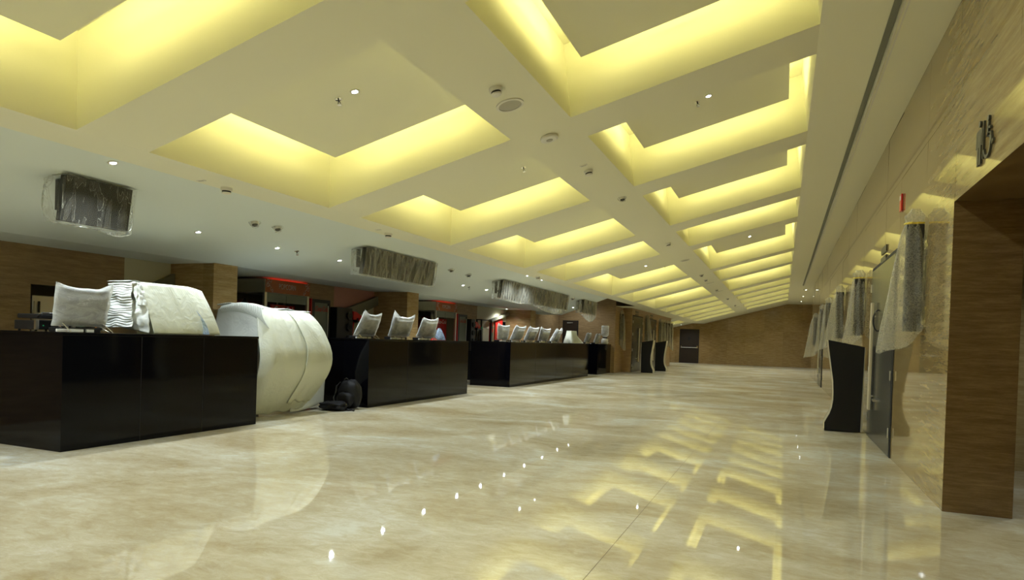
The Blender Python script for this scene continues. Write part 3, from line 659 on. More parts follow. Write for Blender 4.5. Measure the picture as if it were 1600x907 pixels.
def over(u, v):      # second, overlapping strip on the right
    x, z = pf(0.09+0.91*v); y0_ = 8.18+0.20*math.sin(math.pi*v*0.9)-0.06*v+0.04*noise.noise(Vector((v*4, 0, 0))); y1_ = yr(0.09+0.91*v)+0.02
    y = y0_+(y1_-y0_)*u
    x += 0.03*noise.noise(Vector((((y-7.42)/1.35)*2.2, v*2.5, 1)))+0.022+0.012*noise.noise(Vector((u*3+v*3, v*1.5, 9))) - 0.05*u**4
    z += 0.05*noise.noise(Vector((u*5, 3, 3)))*max(0, 1-v*6)
    return (x, y, z)
b = MB(); b.grid(over, 60, 70); obj('overlap_sheet', b, 'foam_cream', t, smooth=True, fix=False, solid=0.006)
def wcorner(u, v):   # white corner behind the overlap at lower right
    right = [(0.0, 9.30), (0.4, 9.36), (0.7, 9.22), (1.0, 8.95)]
    for (a, p), (b_, q) in zip(right, right[1:]):
        if v <= b_: yr_ = p+(q-p)*(v-a)/(b_-a); break
    return (-7.22-0.10*u-0.03*math.sin(3*v), 8.35+(yr_-8.35)*u, 0.012+(0.10*u*u)*(1-v)+1.25*v)
b = MB(); b.grid(wcorner, 20, 30); obj('white_sheet', b, 'foam', t, smooth=True, fix=False, solid=0.005)
def topsheet(u, v):  # over the top to the back, ribbed fold on the left
    y0_, y1_ = 7.66, 8.80
    x = -7.24-0.86*v; y = y0_+(y1_-y0_)*u - 0.10*v*u
    z = 1.64+0.05*math.sin(math.pi*v)*(1-u)+0.03*noise.noise(Vector((u*3, v*3, 4))) + 0.05*v*(1-u)
    z += 0.006*math.sin(v*150)*(1-u)
    return (x, y, z)
b = MB(); b.grid(topsheet, 50, 120); obj('top_sheet', b, 'foam', t, smooth=True, fix=False, solid=0.006)
def sidesheet(u, v): # faces the camera, cool white
    x = -7.22-0.85*u; z = 0.9+(0.79-0.14*(abs(u-0.55)*1.6)**2)*v
    return (x+0.04*(1-v)*(0.5-u), 7.66-0.10*(1-v)+0.02*noise.noise(Vector((u*3, v*3, 8))), z)
b = MB(); b.grid(sidesheet, 40, 40); obj('side_sheet', b, 'foam', t, smooth=True, fix=False, solid=0.006)
def ribfold(u, v):   # ribbed fold sagging over the near corner
    y = 7.62+0.05*v; x = -7.16-0.80*u
    z = 1.66+0.06*math.sin(math.pi*u) - v*(0.10+0.22*(1-u)**1.5)
    yy = y-0.05*math.sin(math.pi*v)-0.010*abs(math.sin(u*75))
    return (x+0.10*v*(1-u), yy, z)
b = MB(); b.grid(ribfold, 160, 16); obj('ribbed_fold', b, 'foam', t, smooth=True, fix=False, solid=0.004)

# ------------------------------------------------------------------ backpack
t = thing('backpack', 'black backpack slumped on the floor against the second counter', 'backpack', (-6.85, 9.35, 0))
def blob(cx, cy, cz, rx, ry, rz, n=28, k=2.6, sd=0, amp=0.05):
    def f(u, v):
        a = 2*math.pi*u; ph = math.pi*(v-0.5)
        sp = lambda c_, e: math.copysign(abs(c_)**e, c_)
        x = sp(math.cos(ph), 2/k)*sp(math.cos(a), 2/k); y = sp(math.cos(ph), 2/k)*sp(math.sin(a), 2/k); z = sp(math.sin(ph), 2/k)
        w_ = 1+amp*noise.noise(Vector((x*2+sd, y*2, z*2)))*2
        return (cx+x*rx*w_, cy+y*ry*w_, max(0.004, cz+z*rz*w_))
    return f
b = MB(); b.grid(blob(-6.90, 9.48, 0.255, 0.20, 0.15, 0.25, sd=1), 40, 24); obj('main_compartment', b, 'black_fabric', t, smooth=True)
b = MB(); b.grid(blob(-6.90, 9.34, 0.17, 0.155, 0.07, 0.13, sd=4), 30, 18); obj('front_pocket', b, 'black_fabric', t, smooth=True)
b = MB(); b.grid(blob(-6.98, 9.14, 0.075, 0.24, 0.17, 0.075, sd=6, amp=0.16), 36, 18); obj('waist_belt', b, 'black_fabric', t, smooth=True)
b = MB(); b.tube([(-7.02, 9.36, 0.47), (-7.07, 9.32, 0.40), (-7.06, 9.29, 0.30), (-7.08, 9.26, 0.20), (-7.02, 9.2, 0.14)], [0.014]*5, 8); b.tube([(-6.92, 9.45, 0.505), (-6.96, 9.44, 0.535), (-7.0, 9.43, 0.505)], 0.009, 8); obj('strap', b, 'black', t, smooth=True)
b = MB(); b.tube([(-6.80, 9.2, 0.03), (-6.72, 9.19, 0.02), (-6.66, 9.22, 0.022), (-6.62, 9.20, 0.018)], [0.012, 0.02, 0.012, 0.02], 8); obj('buckle', b, 'black', t, smooth=True)

# ------------------------------------------------------------------ wrapped screens hanging from the soffit
def screens(y0, y1, n, label, seed, sag):
    xt, xb, zt, zb = -6.26, -6.32, 2.715, 2.29
    t = thing('wrapped_menu_screen', label, 'menu screen', (-6.4, (y0+y1)/2, zs(-6.4)), group='wrapped menu screens under the soffit')
    wd = (y1-y0)/n
    for i in range(n):
        a, b_ = y0+wd*i+0.006, y0+wd*(i+1)-0.006
        p = MB(); p.hexa([(xb-0.09, a, zb), (xb, a, zb), (xb, b_, zb), (xb-0.09, b_, zb)], [(xt-0.09, a, zt), (xt, a, zt), (xt, b_, zt), (xt-0.09, b_, zt)])
        s_ = obj('screen', p, 'screen', t, bevel=0.006)
    p = MB()
    for i in range(n+1):
        yy = min(max(y0+wd*i, y0+0.08), y1-0.08); p.box(-6.47, -6.36, yy-0.025, yy+0.025, 2.44, 2.47); p.box(-6.50, -6.45, yy-0.025, yy+0.025, 2.40, zs(-6.5)-0.003)
    obj('bracket', p, 'black', t)
    def face(u, v):    # creased film over the front
        y = y0-0.03+(y1-y0+0.06)*u; s1 = seed
        hang = sag(u)*(1-v)
        z = zt+0.01-(zt-zb+0.02+hang*0)*(1-v) - hang
        fan = (y-y0)*(9+3*noise.noise(Vector((y*0.8, s1, 0)))) + v*3.5*noise.noise(Vector((y*0.9, s1, 4)))
        x = xb+(xt-xb)*v+0.012+(0.0 if n == 1 else 0.016*abs(math.sin(fan*2.2))**3)+0.010*abs(noise.noise(Vector((y*7+v*2.5*noise.noise(Vector((y*1.2, s1, 0)))*3, v*1.3, s1))))*2 + 0.05*(1-v)**3*sag(u)*2
        return (x, y, z)
    p = MB(); p.grid(face, int(90*(y1-y0)), 24)
    def under(u, v):
        y = y0-0.03+(y1-y0+0.06)*u; q = face(u, 0)
        return (q[0]-0.13*v+0.0, y, q[2]+sag(u)*v*0.8-0.012*math.sin(math.pi*v)+0.01*noise.noise(Vector((y*9, v*4, seed))))
    p.grid(under, int(50*(y1-y0)), 6)
    def end(yy, sgn):
        def f(u, v):
            x = xb+0.012-0.23*u; z = zb-0.02+(zt-zb+0.02)*v
            bulge = 0.07*math.sin(math.pi*u)*math.sin(math.pi*min(1, v*1.1))
            return (x, yy+sgn*(0.03+bulge+0.015*noise.noise(Vector((u*5, v*5, seed)))), z+0.02*noise.noise(Vector((u*4, v*3, 1))))
        return f
    p.grid(end(y0, -1), 12, 16); p.grid(end(y1, 1), 12, 16)
    def top(u, v): return (xt+0.012-0.2*v, y0-0.03+(y1-y0+0.06)*u, zt+0.012-0.0*v-0.02*v)
    p.grid(top, 40, 3)
    obj('film_wrap', p, 'clear' if n == 1 else 'pleat', t, smooth=True, fix=False)
bump = lambda u, a, b_, d: d*max(0, math.sin(math.pi*max(0, min(1, (u-a)/(b_-a)))))
screens(4.11, 4.80, 1, 'single dark screen under crinkled clear film, hung near the camera above the near counter', 1.0, lambda u: 0.015+bump(u, .55, 1.0, 0.05))
screens(8.93, 11.23, 3, 'row of three dark screens under creased clear film, above the second counter', 5.0, lambda u: 0.01)
screens(14.53, 19.75, 7, 'longest row of dark screens under pleated clear film sagging at its far end', 9.0, lambda u: 0.02+bump(u, 0.05, .35, 0.04)+bump(u, .40, 1.05, 0.17))
screens(21.5, 23.15, 2, 'last wrapped screen with film drooping in a round bag, near the end wall', 13.0, lambda u: 0.03+bump(u, -.1, 1.1, 0.26))

# ------------------------------------------------------------------ small ceiling fittings
def fitting(kind, x, y, z, tilt, label, group=None):
    t = thing({'smoke': 'smoke_detector', 'speaker': 'ceiling_speaker', 'disc': 'wireless_access_disc', 'sprinkler': 'sprinkler', 'camera': 'wrapped_camera', 'plate': 'label_plate', 'bar': 'ceiling_slot_plate'}[kind],
              label, {'smoke': 'smoke detector', 'speaker': 'speaker', 'disc': 'access point', 'sprinkler': 'sprinkler', 'camera': 'camera', 'plate': 'plate', 'bar': 'plate'}[kind], (x, y, z), (0, tilt, 0), group)
    if kind == 'smoke':
        a = MB(); a.lathe([(0.06, 0.0), (0.06, -0.03), (0.052, -0.035)], n=24); obj('base', a, 'white_plastic', t, True)
        a = MB(); a.lathe([(0.046, -0.035), (0.046, -0.052)], n=16); obj('sensor_slots', a, 'dark', t, True)
        a = MB(); a.lathe([(0.05, -0.052), (0.045, -0.064), (0.02, -0.07)], n=24); obj('cap', a, 'white_plastic', t, True)
    elif kind == 'speaker':
        a = MB(); a.lathe([(0.135, 0.0), (0.135, -0.01), (0.112, -0.012), (0.112, -0.004)], n=36); obj('rim', a, 'white_plastic', t, True)
        a = MB(); a.lathe([(0.111, -0.003), (0.111, -0.007), (0.03, -0.012)], n=36); obj('grille', a, 'grille', t, True)
    elif kind == 'disc':
        a = MB(); a.lathe([(0.09, 0.0), (0.1, -0.012), (0.1, -0.03), (0.08, -0.04)], n=36); obj('body', a, 'white_plastic', t, True)
        a = MB(); a.lathe([(0.036, -0.04), (0.036, -0.044), (0.03, -0.046)], n=24); obj('badge', a, 'grille', t, True)
    elif kind == 'sprinkler':
        a = MB(); a.lathe([(0.035, 0.0), (0.033, -0.006), (0.012, -0.008)], n=20); obj('escutcheon', a, 'chrome', t, True)
        a = MB(); a.tube([(0, 0, -0.005), (0, 0, -0.03)], 0.008, 8); a.tube([(0.008, 0, -0.03), (0.014, 0, -0.045), (0, 0, -0.06)], 0.003, 6); a.tube([(-0.008, 0, -0.03), (-0.014, 0, -0.045), (0, 0, -0.06)], 0.003, 6); obj('head', a, 'black', t, True)
        a = MB(); a.lathe([(0.02, -0.06), (0.02, -0.063)], n=12); obj('deflector', a, 'chrome', t, True)
    elif kind == 'camera':
        a = MB(); a.lathe([(0.05, 0.0), (0.05, -0.025), (0.04, -0.03)], n=20); obj('base', a, 'white_plastic', t, True)
        a = MB(); a.lathe([(0.038, -0.028), (0.034, -0.048), (0.015, -0.06)], n=20); obj('dome', a, 'black', t, True)
        a = MB(); sd_ = x*7+y
        a.grid(lambda u, v: ((0.03+0.045*v+0.015*noise.noise(Vector((u*5+sd_, v*3, 0))))*math.cos(2*math.pi*u), (0.03+0.05*v+0.02*noise.noise(Vector((u*5, v*3, sd_))))*math.sin(2*math.pi*u), -0.075+0.07*v+0.01*noise.noise(Vector((u*7, v*5, sd_)))), 24, 8)
        obj('film', a, 'clear', t, True, fix=False)
    elif kind == 'plate':
        a = MB(); a.box(-0.05, 0.05, -0.02, 0.02, -0.006, 0); obj('plate', a, 'white_plastic', t, True)
        a = MB(); a.box(-0.035, 0.035, -0.009, 0.009, -0.008, -0.006); obj('window', a, 'grille', t, True)
    elif kind == 'bar':
        a = MB(); a.box(-0.16, 0.16, -0.03, 0.03, -0.008, 0); obj('plate', a, 'white_plastic', t, True)
        a = MB(); a.box(-0.13, 0.13, -0.012, 0.012, -0.010, -0.008); obj('slot', a, 'shadowline', t, True)
    return t
sp = lambda kind, y, lab, x=-2.49: fitting(kind, x, y, zc(x)-0.0005, -TH, lab)
sp('smoke', 5.458, 'white smoke detector on the central ceiling spine, nearest, just before the round speaker')
sp('speaker', 5.864, 'large round speaker grille on the central ceiling spine', -2.515)
sp('disc', 6.937, 'white disc with a small round badge on the central spine, past the round speaker')
sp('plate', 8.22, 'tiny label plate on the spine in front of the second smoke detector', -2.46)
sp('smoke', 8.471, 'white smoke detector on the spine beside the tiny label plate', -2.47)
sp('camera', 10.237, 'small dark dome camera in plastic film on the central spine', -2.42)
sp('smoke', 15.076, 'white smoke detector on the spine, third from the near end', -2.47)
sp('speaker', 18.075, 'round speaker grille farther along the spine, seen as a thin ellipse')
sp('camera', 21.858, 'dark dome camera on the spine past the farther speaker')
sp('smoke', 23.443, 'smoke detector on the spine just before a short slot plate', -2.52)
sp('bar', 24.689, 'short slotted plate on the far spine, nearer of two')
sp('smoke', 27.572, 'smoke detector on the far spine between the two slot plates', -2.53)
sp('bar', 28.388, 'short slotted plate on the far spine, farther of two')
sp('camera', 32.775, 'dark dome camera far along the spine')
sp('smoke', 38.1, 'smoke detector near the far end of the spine')
sp('bar', 39.8, 'slotted plate at the far end of the spine')
fitting('smoke', -5.66, 5.443, ZM-0.0005, 0, 'white smoke detector on the flat strip beside the second coffer, near left')
fitting('plate', -5.655, 5.1, ZM-0.0005, 0, 'tiny label plate on the flat strip just before the near left smoke detector')
fitting('smoke', -5.60, 8.531, ZM-0.0005, 0, 'white smoke detector on the flat strip above the row of three wrapped screens')
fitting('plate', -5.55, 8.2, ZM-0.0005, 0, 'tiny label plate on the flat strip above the three wrapped screens')
fitting('smoke', -5.57, 15.07, ZM-0.0005, 0, 'white smoke detector on the flat strip above the longest screen row')
so = lambda kind, x, y, lab: fitting(kind, x, y, zs(x)-0.0005, -math.atan(SS), lab)
so('camera', -6.40, 6.631, 'small film-wrapped dome camera on the soffit, nearer of the pair before the three screens')
so('camera', -6.38, 7.029, 'small film-wrapped dome camera on the soffit, farther of the pair before the three screens')
so('sprinkler', -7.08, 8.237, 'small sprinkler head in the soffit right of the third downlight')
so('camera', -6.41, 12.136, 'film-wrapped dome camera between the three screens and the longest row, nearer one')
so('camera', -6.46, 13.052, 'film-wrapped dome camera between the three screens and the longest row, farther one')
so('sprinkler', -7.18, 14.546, 'small sprinkler head in the soffit between two downlights before the long screen row')
so('camera', -6.40, 20.641, 'small dome camera in film between the longest and the last wrapped screens')
so('sprinkler', -8.1, 23.4, 'small sprinkler head low on the soffit over the third counter')
rf = lambda x, y, lab: fitting('sprinkler', x, y, zc(x)+RU-0.0005, -TH, lab)
rf(-4.04, 5.225, 'sprinkler head beside the downlight in the second left ceiling raft')
rf(-1.09, 8.464, 'sprinkler head beside the downlight in the third right ceiling raft')
rf(-3.45, 20.59, 'sprinkler head in the sixth left ceiling raft')
rf(-3.45, 8.6, 'sprinkler head in the third left ceiling raft')
fitting('sprinkler', 0.9, 36.0, ZR, 0, 'sprinkler head in the flat ceiling at the far right past the bulkhead')

# ------------------------------------------------------------------ double doors
def pull_bar(t, x, y, z0, z1, sgn):
    b = MB(); b.box(*sorted((x+sgn*0.03, x+sgn*0.065)), y-0.06, y+0.06, z0, z1)
    obj('pull_bar', b, 'pale_metal', t, bevel=0.006)
    b = MB()
    for zz in (z0+0.2, z1-0.2): b.tube([(x, y, zz), (x+sgn*0.035, y, zz)], 0.013, 8)
    obj('standoff', b, 'steel', t)
def build_door(n, x, y0, y1, h, sgn, dy=0.0):
    t = bpy.data.objects.new('door_%d' % n, None); col.objects.link(t); t.location = (x, (y0+y1)/2, 0); t['kind'] = 'structure'
    f = 0.045
    b = MB(); xa, xb_ = sorted((x, x+sgn*0.012)); b.box(xa, xb_, y0-f, y0, 0, h+f); b.box(xa, xb_, y1, y1+f, 0, h+f); b.box(xa, xb_, y0, y1, h, h+f)
    obj('frame', b, 'dark', t)
    ym = (y0+y1)/2+dy
    for (a, c_) in ((y0+0.004, ym-0.003), (ym+0.003, y1-0.004)):
        b = MB(); xa, xb_ = sorted((x+sgn*0.001, x+sgn*0.018)); b.box(xa, xb_, a, c_, 0.008, h-0.004); obj('leaf', b, 'door_metal', t)
    for yy in (y0+0.012, y1-0.012):
        for zz in (0.3, 1.0, 1.7, 2.25):
            b = MB(); b.tube([(x+sgn*0.024, yy, zz-0.06), (x+sgn*0.024, yy, zz+0.06)], 0.011, 8); obj('hinge', b, 'steel', t)
    pull_bar(t, x+sgn*0.016, ym+0.14, 0.44, 2.0, sgn)
    b = MB(); pts = []
    for k in range(13):
        a = math.pi*k/12; pts.append((x+sgn*(0.016+0.065*math.sin(a)), ym-0.16, 1.73+0.15*math.cos(a)))
    b.tube(pts, 0.011, 8); obj('grab_handle', b, 'black', t, smooth=True)
    b = MB(); b.box(*sorted((x+sgn*0.018, x+sgn*0.06)), ym-0.32, ym-0.14, 0.59, 0.62); obj('lock_lever', b, 'steel', t)
    return t
build_door(1, XW, 9.19, 11.42, 2.51, -1, 0.42)
build_door(2, XW, 24.6, 26.8, 2.45, -1)
build_door(3, -6.2, 29.10, 31.30, 2.51, 1)
build_door(4, -6.2, 32.75, 34.95, 2.51, 1)
# far fire door
t = bpy.data.objects.new('door_5', None); col.objects.link(t); t.location = (-6.2, YB, 0); t['kind'] = 'structure'
b = MB(); b.box(-6.89, -5.53, YB-0.02, YB-0.001, 0, 2.43); obj('frame', b, 'black', t)
b = MB(); b.box(-6.84, -5.58, YB-0.035, YB-0.02, 0.01, 2.39); obj('leaf', b, 'door_brown', t)
b = MB(); b.box(-6.32, -6.12, YB-0.04, YB-0.035, 1.63, 1.88); obj('vision_panel', b, 'black', t)
b = MB(); b.tube([(-6.75, YB-0.03, 1.17), (-6.75, YB-0.10, 1.12), (-5.63, YB-0.10, 1.12), (-5.63, YB-0.03, 1.17)], 0.032, 10); b.box(-6.80, -6.70, YB-0.08, YB-0.03, 1.08, 1.25); b.box(-5.68, -5.58, YB-0.08, YB-0.03, 1.08, 1.25); obj('push_bar', b, 'chrome', t, smooth=False)
# black door in the end wall behind the last terminals
t = bpy.data.objects.new('door_6', None); col.objects.link(t); t.location = (-8.6, 27.5, 0); t['kind'] = 'structure'
b = MB(); b.box(-8.93, -8.22, 27.485, 27.498, 0, 2.20); obj('frame', b, 'black', t)
b = MB(); b.box(-8.89, -8.26, 27.47, 27.485, 0.01, 2.16); obj('leaf', b, 'door_brown', t)
b = MB(); b.box(-8.72, -8.55, 27.43, 27.47, 2.08, 2.11); b.tube([(-8.6, 27.44, 2.09), (-8.45, 27.40, 2.10)], 0.012, 6); obj('door_closer', b, 'grille', t)

# ------------------------------------------------------------------ signs over the doors
def door_sign(x, y, z, sgn, w_, label):
    t = thing('door_sign', label, 'sign', (x, y, z), group='small plates above the doors')
    for k, zz in enumerate((z+0.06, z-0.065)):
        b = MB(); xa, xb_ = sorted((x+sgn*0.001, x+sgn*0.014)); b.box(xa, xb_, y-w_/2, y+w_/2, zz-0.045+0.01*k, zz+0.045-0.01*k); pl = obj('plate', b, 'black', t)
        b = MB(); xa, xb_ = sorted((x+sgn*0.014, x+sgn*0.0155)); b.box(xa, xb_, y-w_*0.36, y-w_*0.02, zz-0.022, zz+0.022); b.box(xa, xb_, y+w_*0.06, y+w_*0.36, zz-0.022, zz+0.01); obj('mark', b, 'olive', pl, local=False)
door_sign(XW, 10.33, 2.635, -1, 0.50, 'pair of small black plates above the near right double door')
door_sign(-6.2, 29.95, 2.66, 1, 0.62, 'pair of small black plates above the nearer left double door')
door_sign(-6.2, 33.6, 2.66, 1, 0.62, 'pair of small black plates above the farther left double door')

# washroom pictogram
t = thing('washroom_sign', 'dark pictogram of a man, a bar and a wheelchair user above the alcove', 'sign', (XW, 5.45, 2.8))
XA, XZ = XW-0.014, XW-0.0005
def arc(cy, cz, r, n=18, a0=0, a1=360): return [(cy+r*math.cos(R(a0+(a1-a0)*k/n)), cz+r*math.sin(R(a0+(a1-a0)*k/n))) for k in range(n if a1-a0 == 360 else n+1)]
b = MB(); b.prism(arc(5.595, 2.937, 0.023), 'x', XA, XZ)
body = [(5.535, 2.895), (5.655, 2.895), (5.672, 2.88), (5.672, 2.775), (5.65, 2.775), (5.65, 2.865), (5.644, 2.865), (5.644, 2.645), (5.605, 2.645), (5.605, 2.77), (5.585, 2.77), (5.585, 2.645), (5.546, 2.645), (5.546, 2.865), (5.54, 2.865), (5.54, 2.775), (5.518, 2.775), (5.518, 2.88)]
b.prism(body, 'x', XA, XZ); obj('man_figure', b, 'sign_dark', t)
b = MB(); b.box(XA, XZ, 5.487, 5.500, 2.665, 2.93); obj('divider_bar', b, 'sign_dark', t)
b = MB(); b.prism(arc(5.385, 2.915, 0.02), 'x', XA, XZ)
def stroke(p, q, w_):
    d = Vector((q[0]-p[0], q[1]-p[1])).normalized(); n_ = Vector((-d.y, d.x))*w_/2
    b.prism([(p[0]+n_.x, p[1]+n_.y), (q[0]+n_.x, q[1]+n_.y), (q[0]-n_.x, q[1]-n_.y), (p[0]-n_.x, p[1]-n_.y)], 'x', XA, XZ)
stroke((5.385, 2.89), (5.385, 2.79), 0.032); stroke((5.385, 2.85), (5.325, 2.84), 0.016); stroke((5.39, 2.797), (5.31, 2.797), 0.022); stroke((5.315, 2.80), (5.28, 2.715), 0.022); stroke((5.285, 2.72), (5.25, 2.735), 0.02)
o_, i_ = arc(5.395, 2.735, 0.088, 26, 100, 350), arc(5.395, 2.735, 0.068, 26, 100, 350)
for k in range(26): b.prism([o_[k], o_[k+1], i_[k+1], i_[k]], 'x', XA, XZ)
obj('wheelchair_figure', b, 'sign_dark', t)

# red alarm plate
b = MB(); b.box(XW-0.02, XW-0.0005, 8.93, 9.05, 2.97, 3.17); t = thing('alarm_strobe', 'narrow red alarm unit on the right wall above the nearest bubble-wrapped panel', 'alarm', (XW, 9.0, 3.07))
obj('housing', b, 'red', t, bevel=0.004); b = MB(); b.box(XW-0.024, XW-0.02, 8.95, 9.03, 3.1, 3.15); obj('strobe_lens', b, 'white_plastic', t)

# ------------------------------------------------------------------ bubble wrapped wall panels
def wrapped_panel(x, y, sgn, label, group, z0=1.5, z1=2.58, bw=0.10, flare=0.16, tail=0.0, seed=0, w_=0.15, mname='bubble', tape=True):
    """a tall slim display blade on the wall under loose wrap that hangs below it. sgn = +1 when the wall is on the right"""
    t = thing('wrapped_wall_panel', label, 'wall panel', (x, y, z0), group=group)
    xin = x-sgn*0.02
    b = MB(); xa, xb_ = sorted((xin-sgn*w_, xin)); b.box(xa, xb_, y-0.035, y+0.035, z0, z1); obj('panel', b, 'black', t, bevel=0.01)
    b = MB(); xa, xb_ = sorted((x, xin)); b.box(xa, xb_, y-0.02, y+0.02, z0+0.25, z0+0.31); b.box(xa, xb_, y-0.02, y+0.02, z1-0.31, z1-0.25); obj('bracket', b, 'steel', t)
    cx = xin-sgn*w_*0.5
    def f(u, v):
        a = 2*math.pi*u; ca, sa = math.cos(a), math.sin(a)
        top = z1+0.15; bot = z0-0.22-tail
        side = 0.5*(1-sgn*ca)          # 1 on the hall side
        z = bot+(top-bot)*v + 0.06*(1-v)*noise.noise(Vector((u*6, seed, 0))) + (1-v)**2*0.34*(1-side)**1.5
        pinch = 1-0.22*math.exp(-((v-0.90)/0.045)**2) if v < 0.97 else 0.75
        if v > 0.94: pinch *= 1.12-(v-0.94)*9
        k = (1-v)
        rx = (w_*0.5+0.025+flare*k*side)*pinch; ry = (0.06+0.02*k)*pinch
        fx = 0.011*math.sin(8*a+seed*3+3*v)*min(1, 2*k+0.25)+0.03*noise.noise(Vector((u*7+seed, v*3, 1)))
        X = cx+ca*(rx+fx)+(-sgn*0.0); Y = y+sa*(ry+fx*1.2)+0.02*noise.noise(Vector((v*3, seed, 3)))
        if sgn > 0: X = min(X, x-0.006)
        else: X = max(X, x+0.006)
        return (X, Y, z)
    b = MB(); b.grid(f, 64, 44); obj('loose_wrap', b, mname, t, smooth=True, fix=False)
    if tape:
        b = MB(); n = 28; vv = 0.90
        b.tube([Vector(f(i/n, vv))+Vector((0.004*math.cos(2*math.pi*i/n), 0.006*math.sin(2*math.pi*i/n), 0)) for i in range(n+1)], 0.010, 6, cap=False)
        obj('tape_band', b, 'yellow_tape', t)
    return t
GR = 'bubble-wrapped panels on the right wall'
wrapped_panel(XW, 7.45, 1, 'bubble-wrapped wall panel tied with yellow tape, nearest, between alcove and double door', GR, 1.50, 2.55, flare=0.19, tail=0.0, seed=1)
wrapped_panel(XW, 12.45, 1, 'grey bubble-wrapped wall panel just past the near right lectern', GR, 1.55, 2.5, flare=0.12, seed=2, mname='bubble')
wrapped_panel(XW, 16.5, 1, 'wrapped wall panel leaning shape behind the second one on the right wall', GR, 1.55, 2.6, flare=0.22, seed=3, tape=False)
wrapped_panel(XW, 20.4, 1, 'wrapped wall panel, fourth along the right wall', GR, 1.5, 2.6, flare=0.10, seed=4, tape=False)
wrapped_panel(XW, 23.6, 1, 'wrapped wall panel just before the dark far right double door', GR, 1.45, 2.6, flare=0.06, seed=5, tape=False)
wrapped_panel(XW, 28.2, 1, 'wrapped wall panel with long pointed sheet past the far right double door', GR, 1.45, 2.55, flare=0.30, tail=0.28, seed=6, tape=False)
GL = 'wrapped panels on the left wall'
wrapped_panel(-6.6, 28.3, -1, 'wrapped wall panel with a long narrow tail beside the end counter', GL, 1.45, 2.55, flare=0.10, tail=0.25, seed=7, tape=False)
wrapped_panel(-6.2, 31.95, -1, 'wrapped wall panel between the two left double doors', GL, 1.45, 2.55, flare=0.22, seed=8, tape=False)
for k, y in enumerate((35.7, 36.7, 37.6, 38.5, 39.45)):
    wrapped_panel(-6.2, y, -1, 'wrapped wall panel in the far left group of five, %s from the camera' % ORD[k], GL, 1.35, 2.5, flare=0.05+0.03*(k % 2), tail=(0, 0.05, 0, 0, 0.2)[k], seed=9+k, tape=False)

# ------------------------------------------------------------------ lecterns
def lectern(x, y, mir, depth, label, sc_=1.0):
    """side profile in x/z; the curved face looks into the hall (mir=+1: hall on the left)"""
    t = thing('lectern', label, 'lectern', (x, y, 0))
    P = [(0.0, 0.012), (0.0, 0.135), (0.03, 0.20), (0.07, 0.28), (0.10, 0.38), (0.115, 0.50), (0.115, 0.62), (0.105, 0.80), (0.075, 1.0), (0.045, 1.2), (0.022, 1.36), (0.012, 1.452)]
    out = [(px*sc_, pz) for px, pz in P] + [(0.53*sc_, 1.355), (0.525*sc_, 0.9), (0.51*sc_, 0.012)]
    pts = [(x+mir*px, pz) for px, pz in out]
    for ya in (y, y+depth-0.018):
        b = MB(); b.prism(pts, 'y', ya, ya+0.018); obj('side_panel', b, 'black_matte', t)
    fr = [(x+mir*px*sc_, pz) for px, pz in P]
    b = MB()
    inn = [(px+mir*0.016, pz) for px, pz in fr]
    for k in range(len(fr)-1):
        b.hexa([(fr[k][0], y+0.019, fr[k][1]), (inn[k][0], y+0.019, inn[k][1]), (inn[k+1][0], y+0.019, inn[k+1][1]), (fr[k+1][0], y+0.019, fr[k+1][1])],
               [(fr[k][0], y+depth-0.019, fr[k][1]), (inn[k][0], y+depth-0.019, inn[k][1]), (inn[k+1][0], y+depth-0.019, inn[k+1][1]), (fr[k+1][0], y+depth-0.019, fr[k+1][1])])
    obj('curved_front', b, mat('pale gold laminate', (0.45, 0.42, 0.28), 0.3) if 'pale gold laminate' not in bpy.data.materials else bpy.data.materials['pale gold laminate'], t)
    a, c_ = (x+mir*0.03*sc_, 1.44), (x+mir*0.52*sc_, 1.35)
    b = MB(); b.hexa([(a[0], y+0.019, a[1]-0.03), (c_[0], y+0.019, c_[1]-0.03), (c_[0], y+depth-0.019, c_[1]-0.03), (a[0], y+depth-0.019, a[1]-0.03)],
                     [(a[0], y+0.019, a[1]-0.01), (c_[0], y+0.019, c_[1]-0.01), (c_[0], y+depth-0.019, c_[1]-0.01), (a[0], y+depth-0.019, a[1]-0.01)])
    obj('sloping_top', b, 'black_matte', t)
    b = MB(); xa, xb_ = sorted((x+mir*0.515*sc_, x+mir*0.54*sc_)); b.box(xa, xb_, y+0.002, y+0.04, 0.02, 1.34); obj('edge_post', b, 'steel', t)
    return t
lectern(0.66, 11.60, 1, 0.36, 'black lectern with a curved pale front edge by the near right double door')
lectern(-5.22, 28.95, -1, 0.5, 'black lectern with a curved front before the nearer left double door')
lectern(-5.08, 31.6, -1, 0.5, 'black lectern with a curved front before the farther left double door')

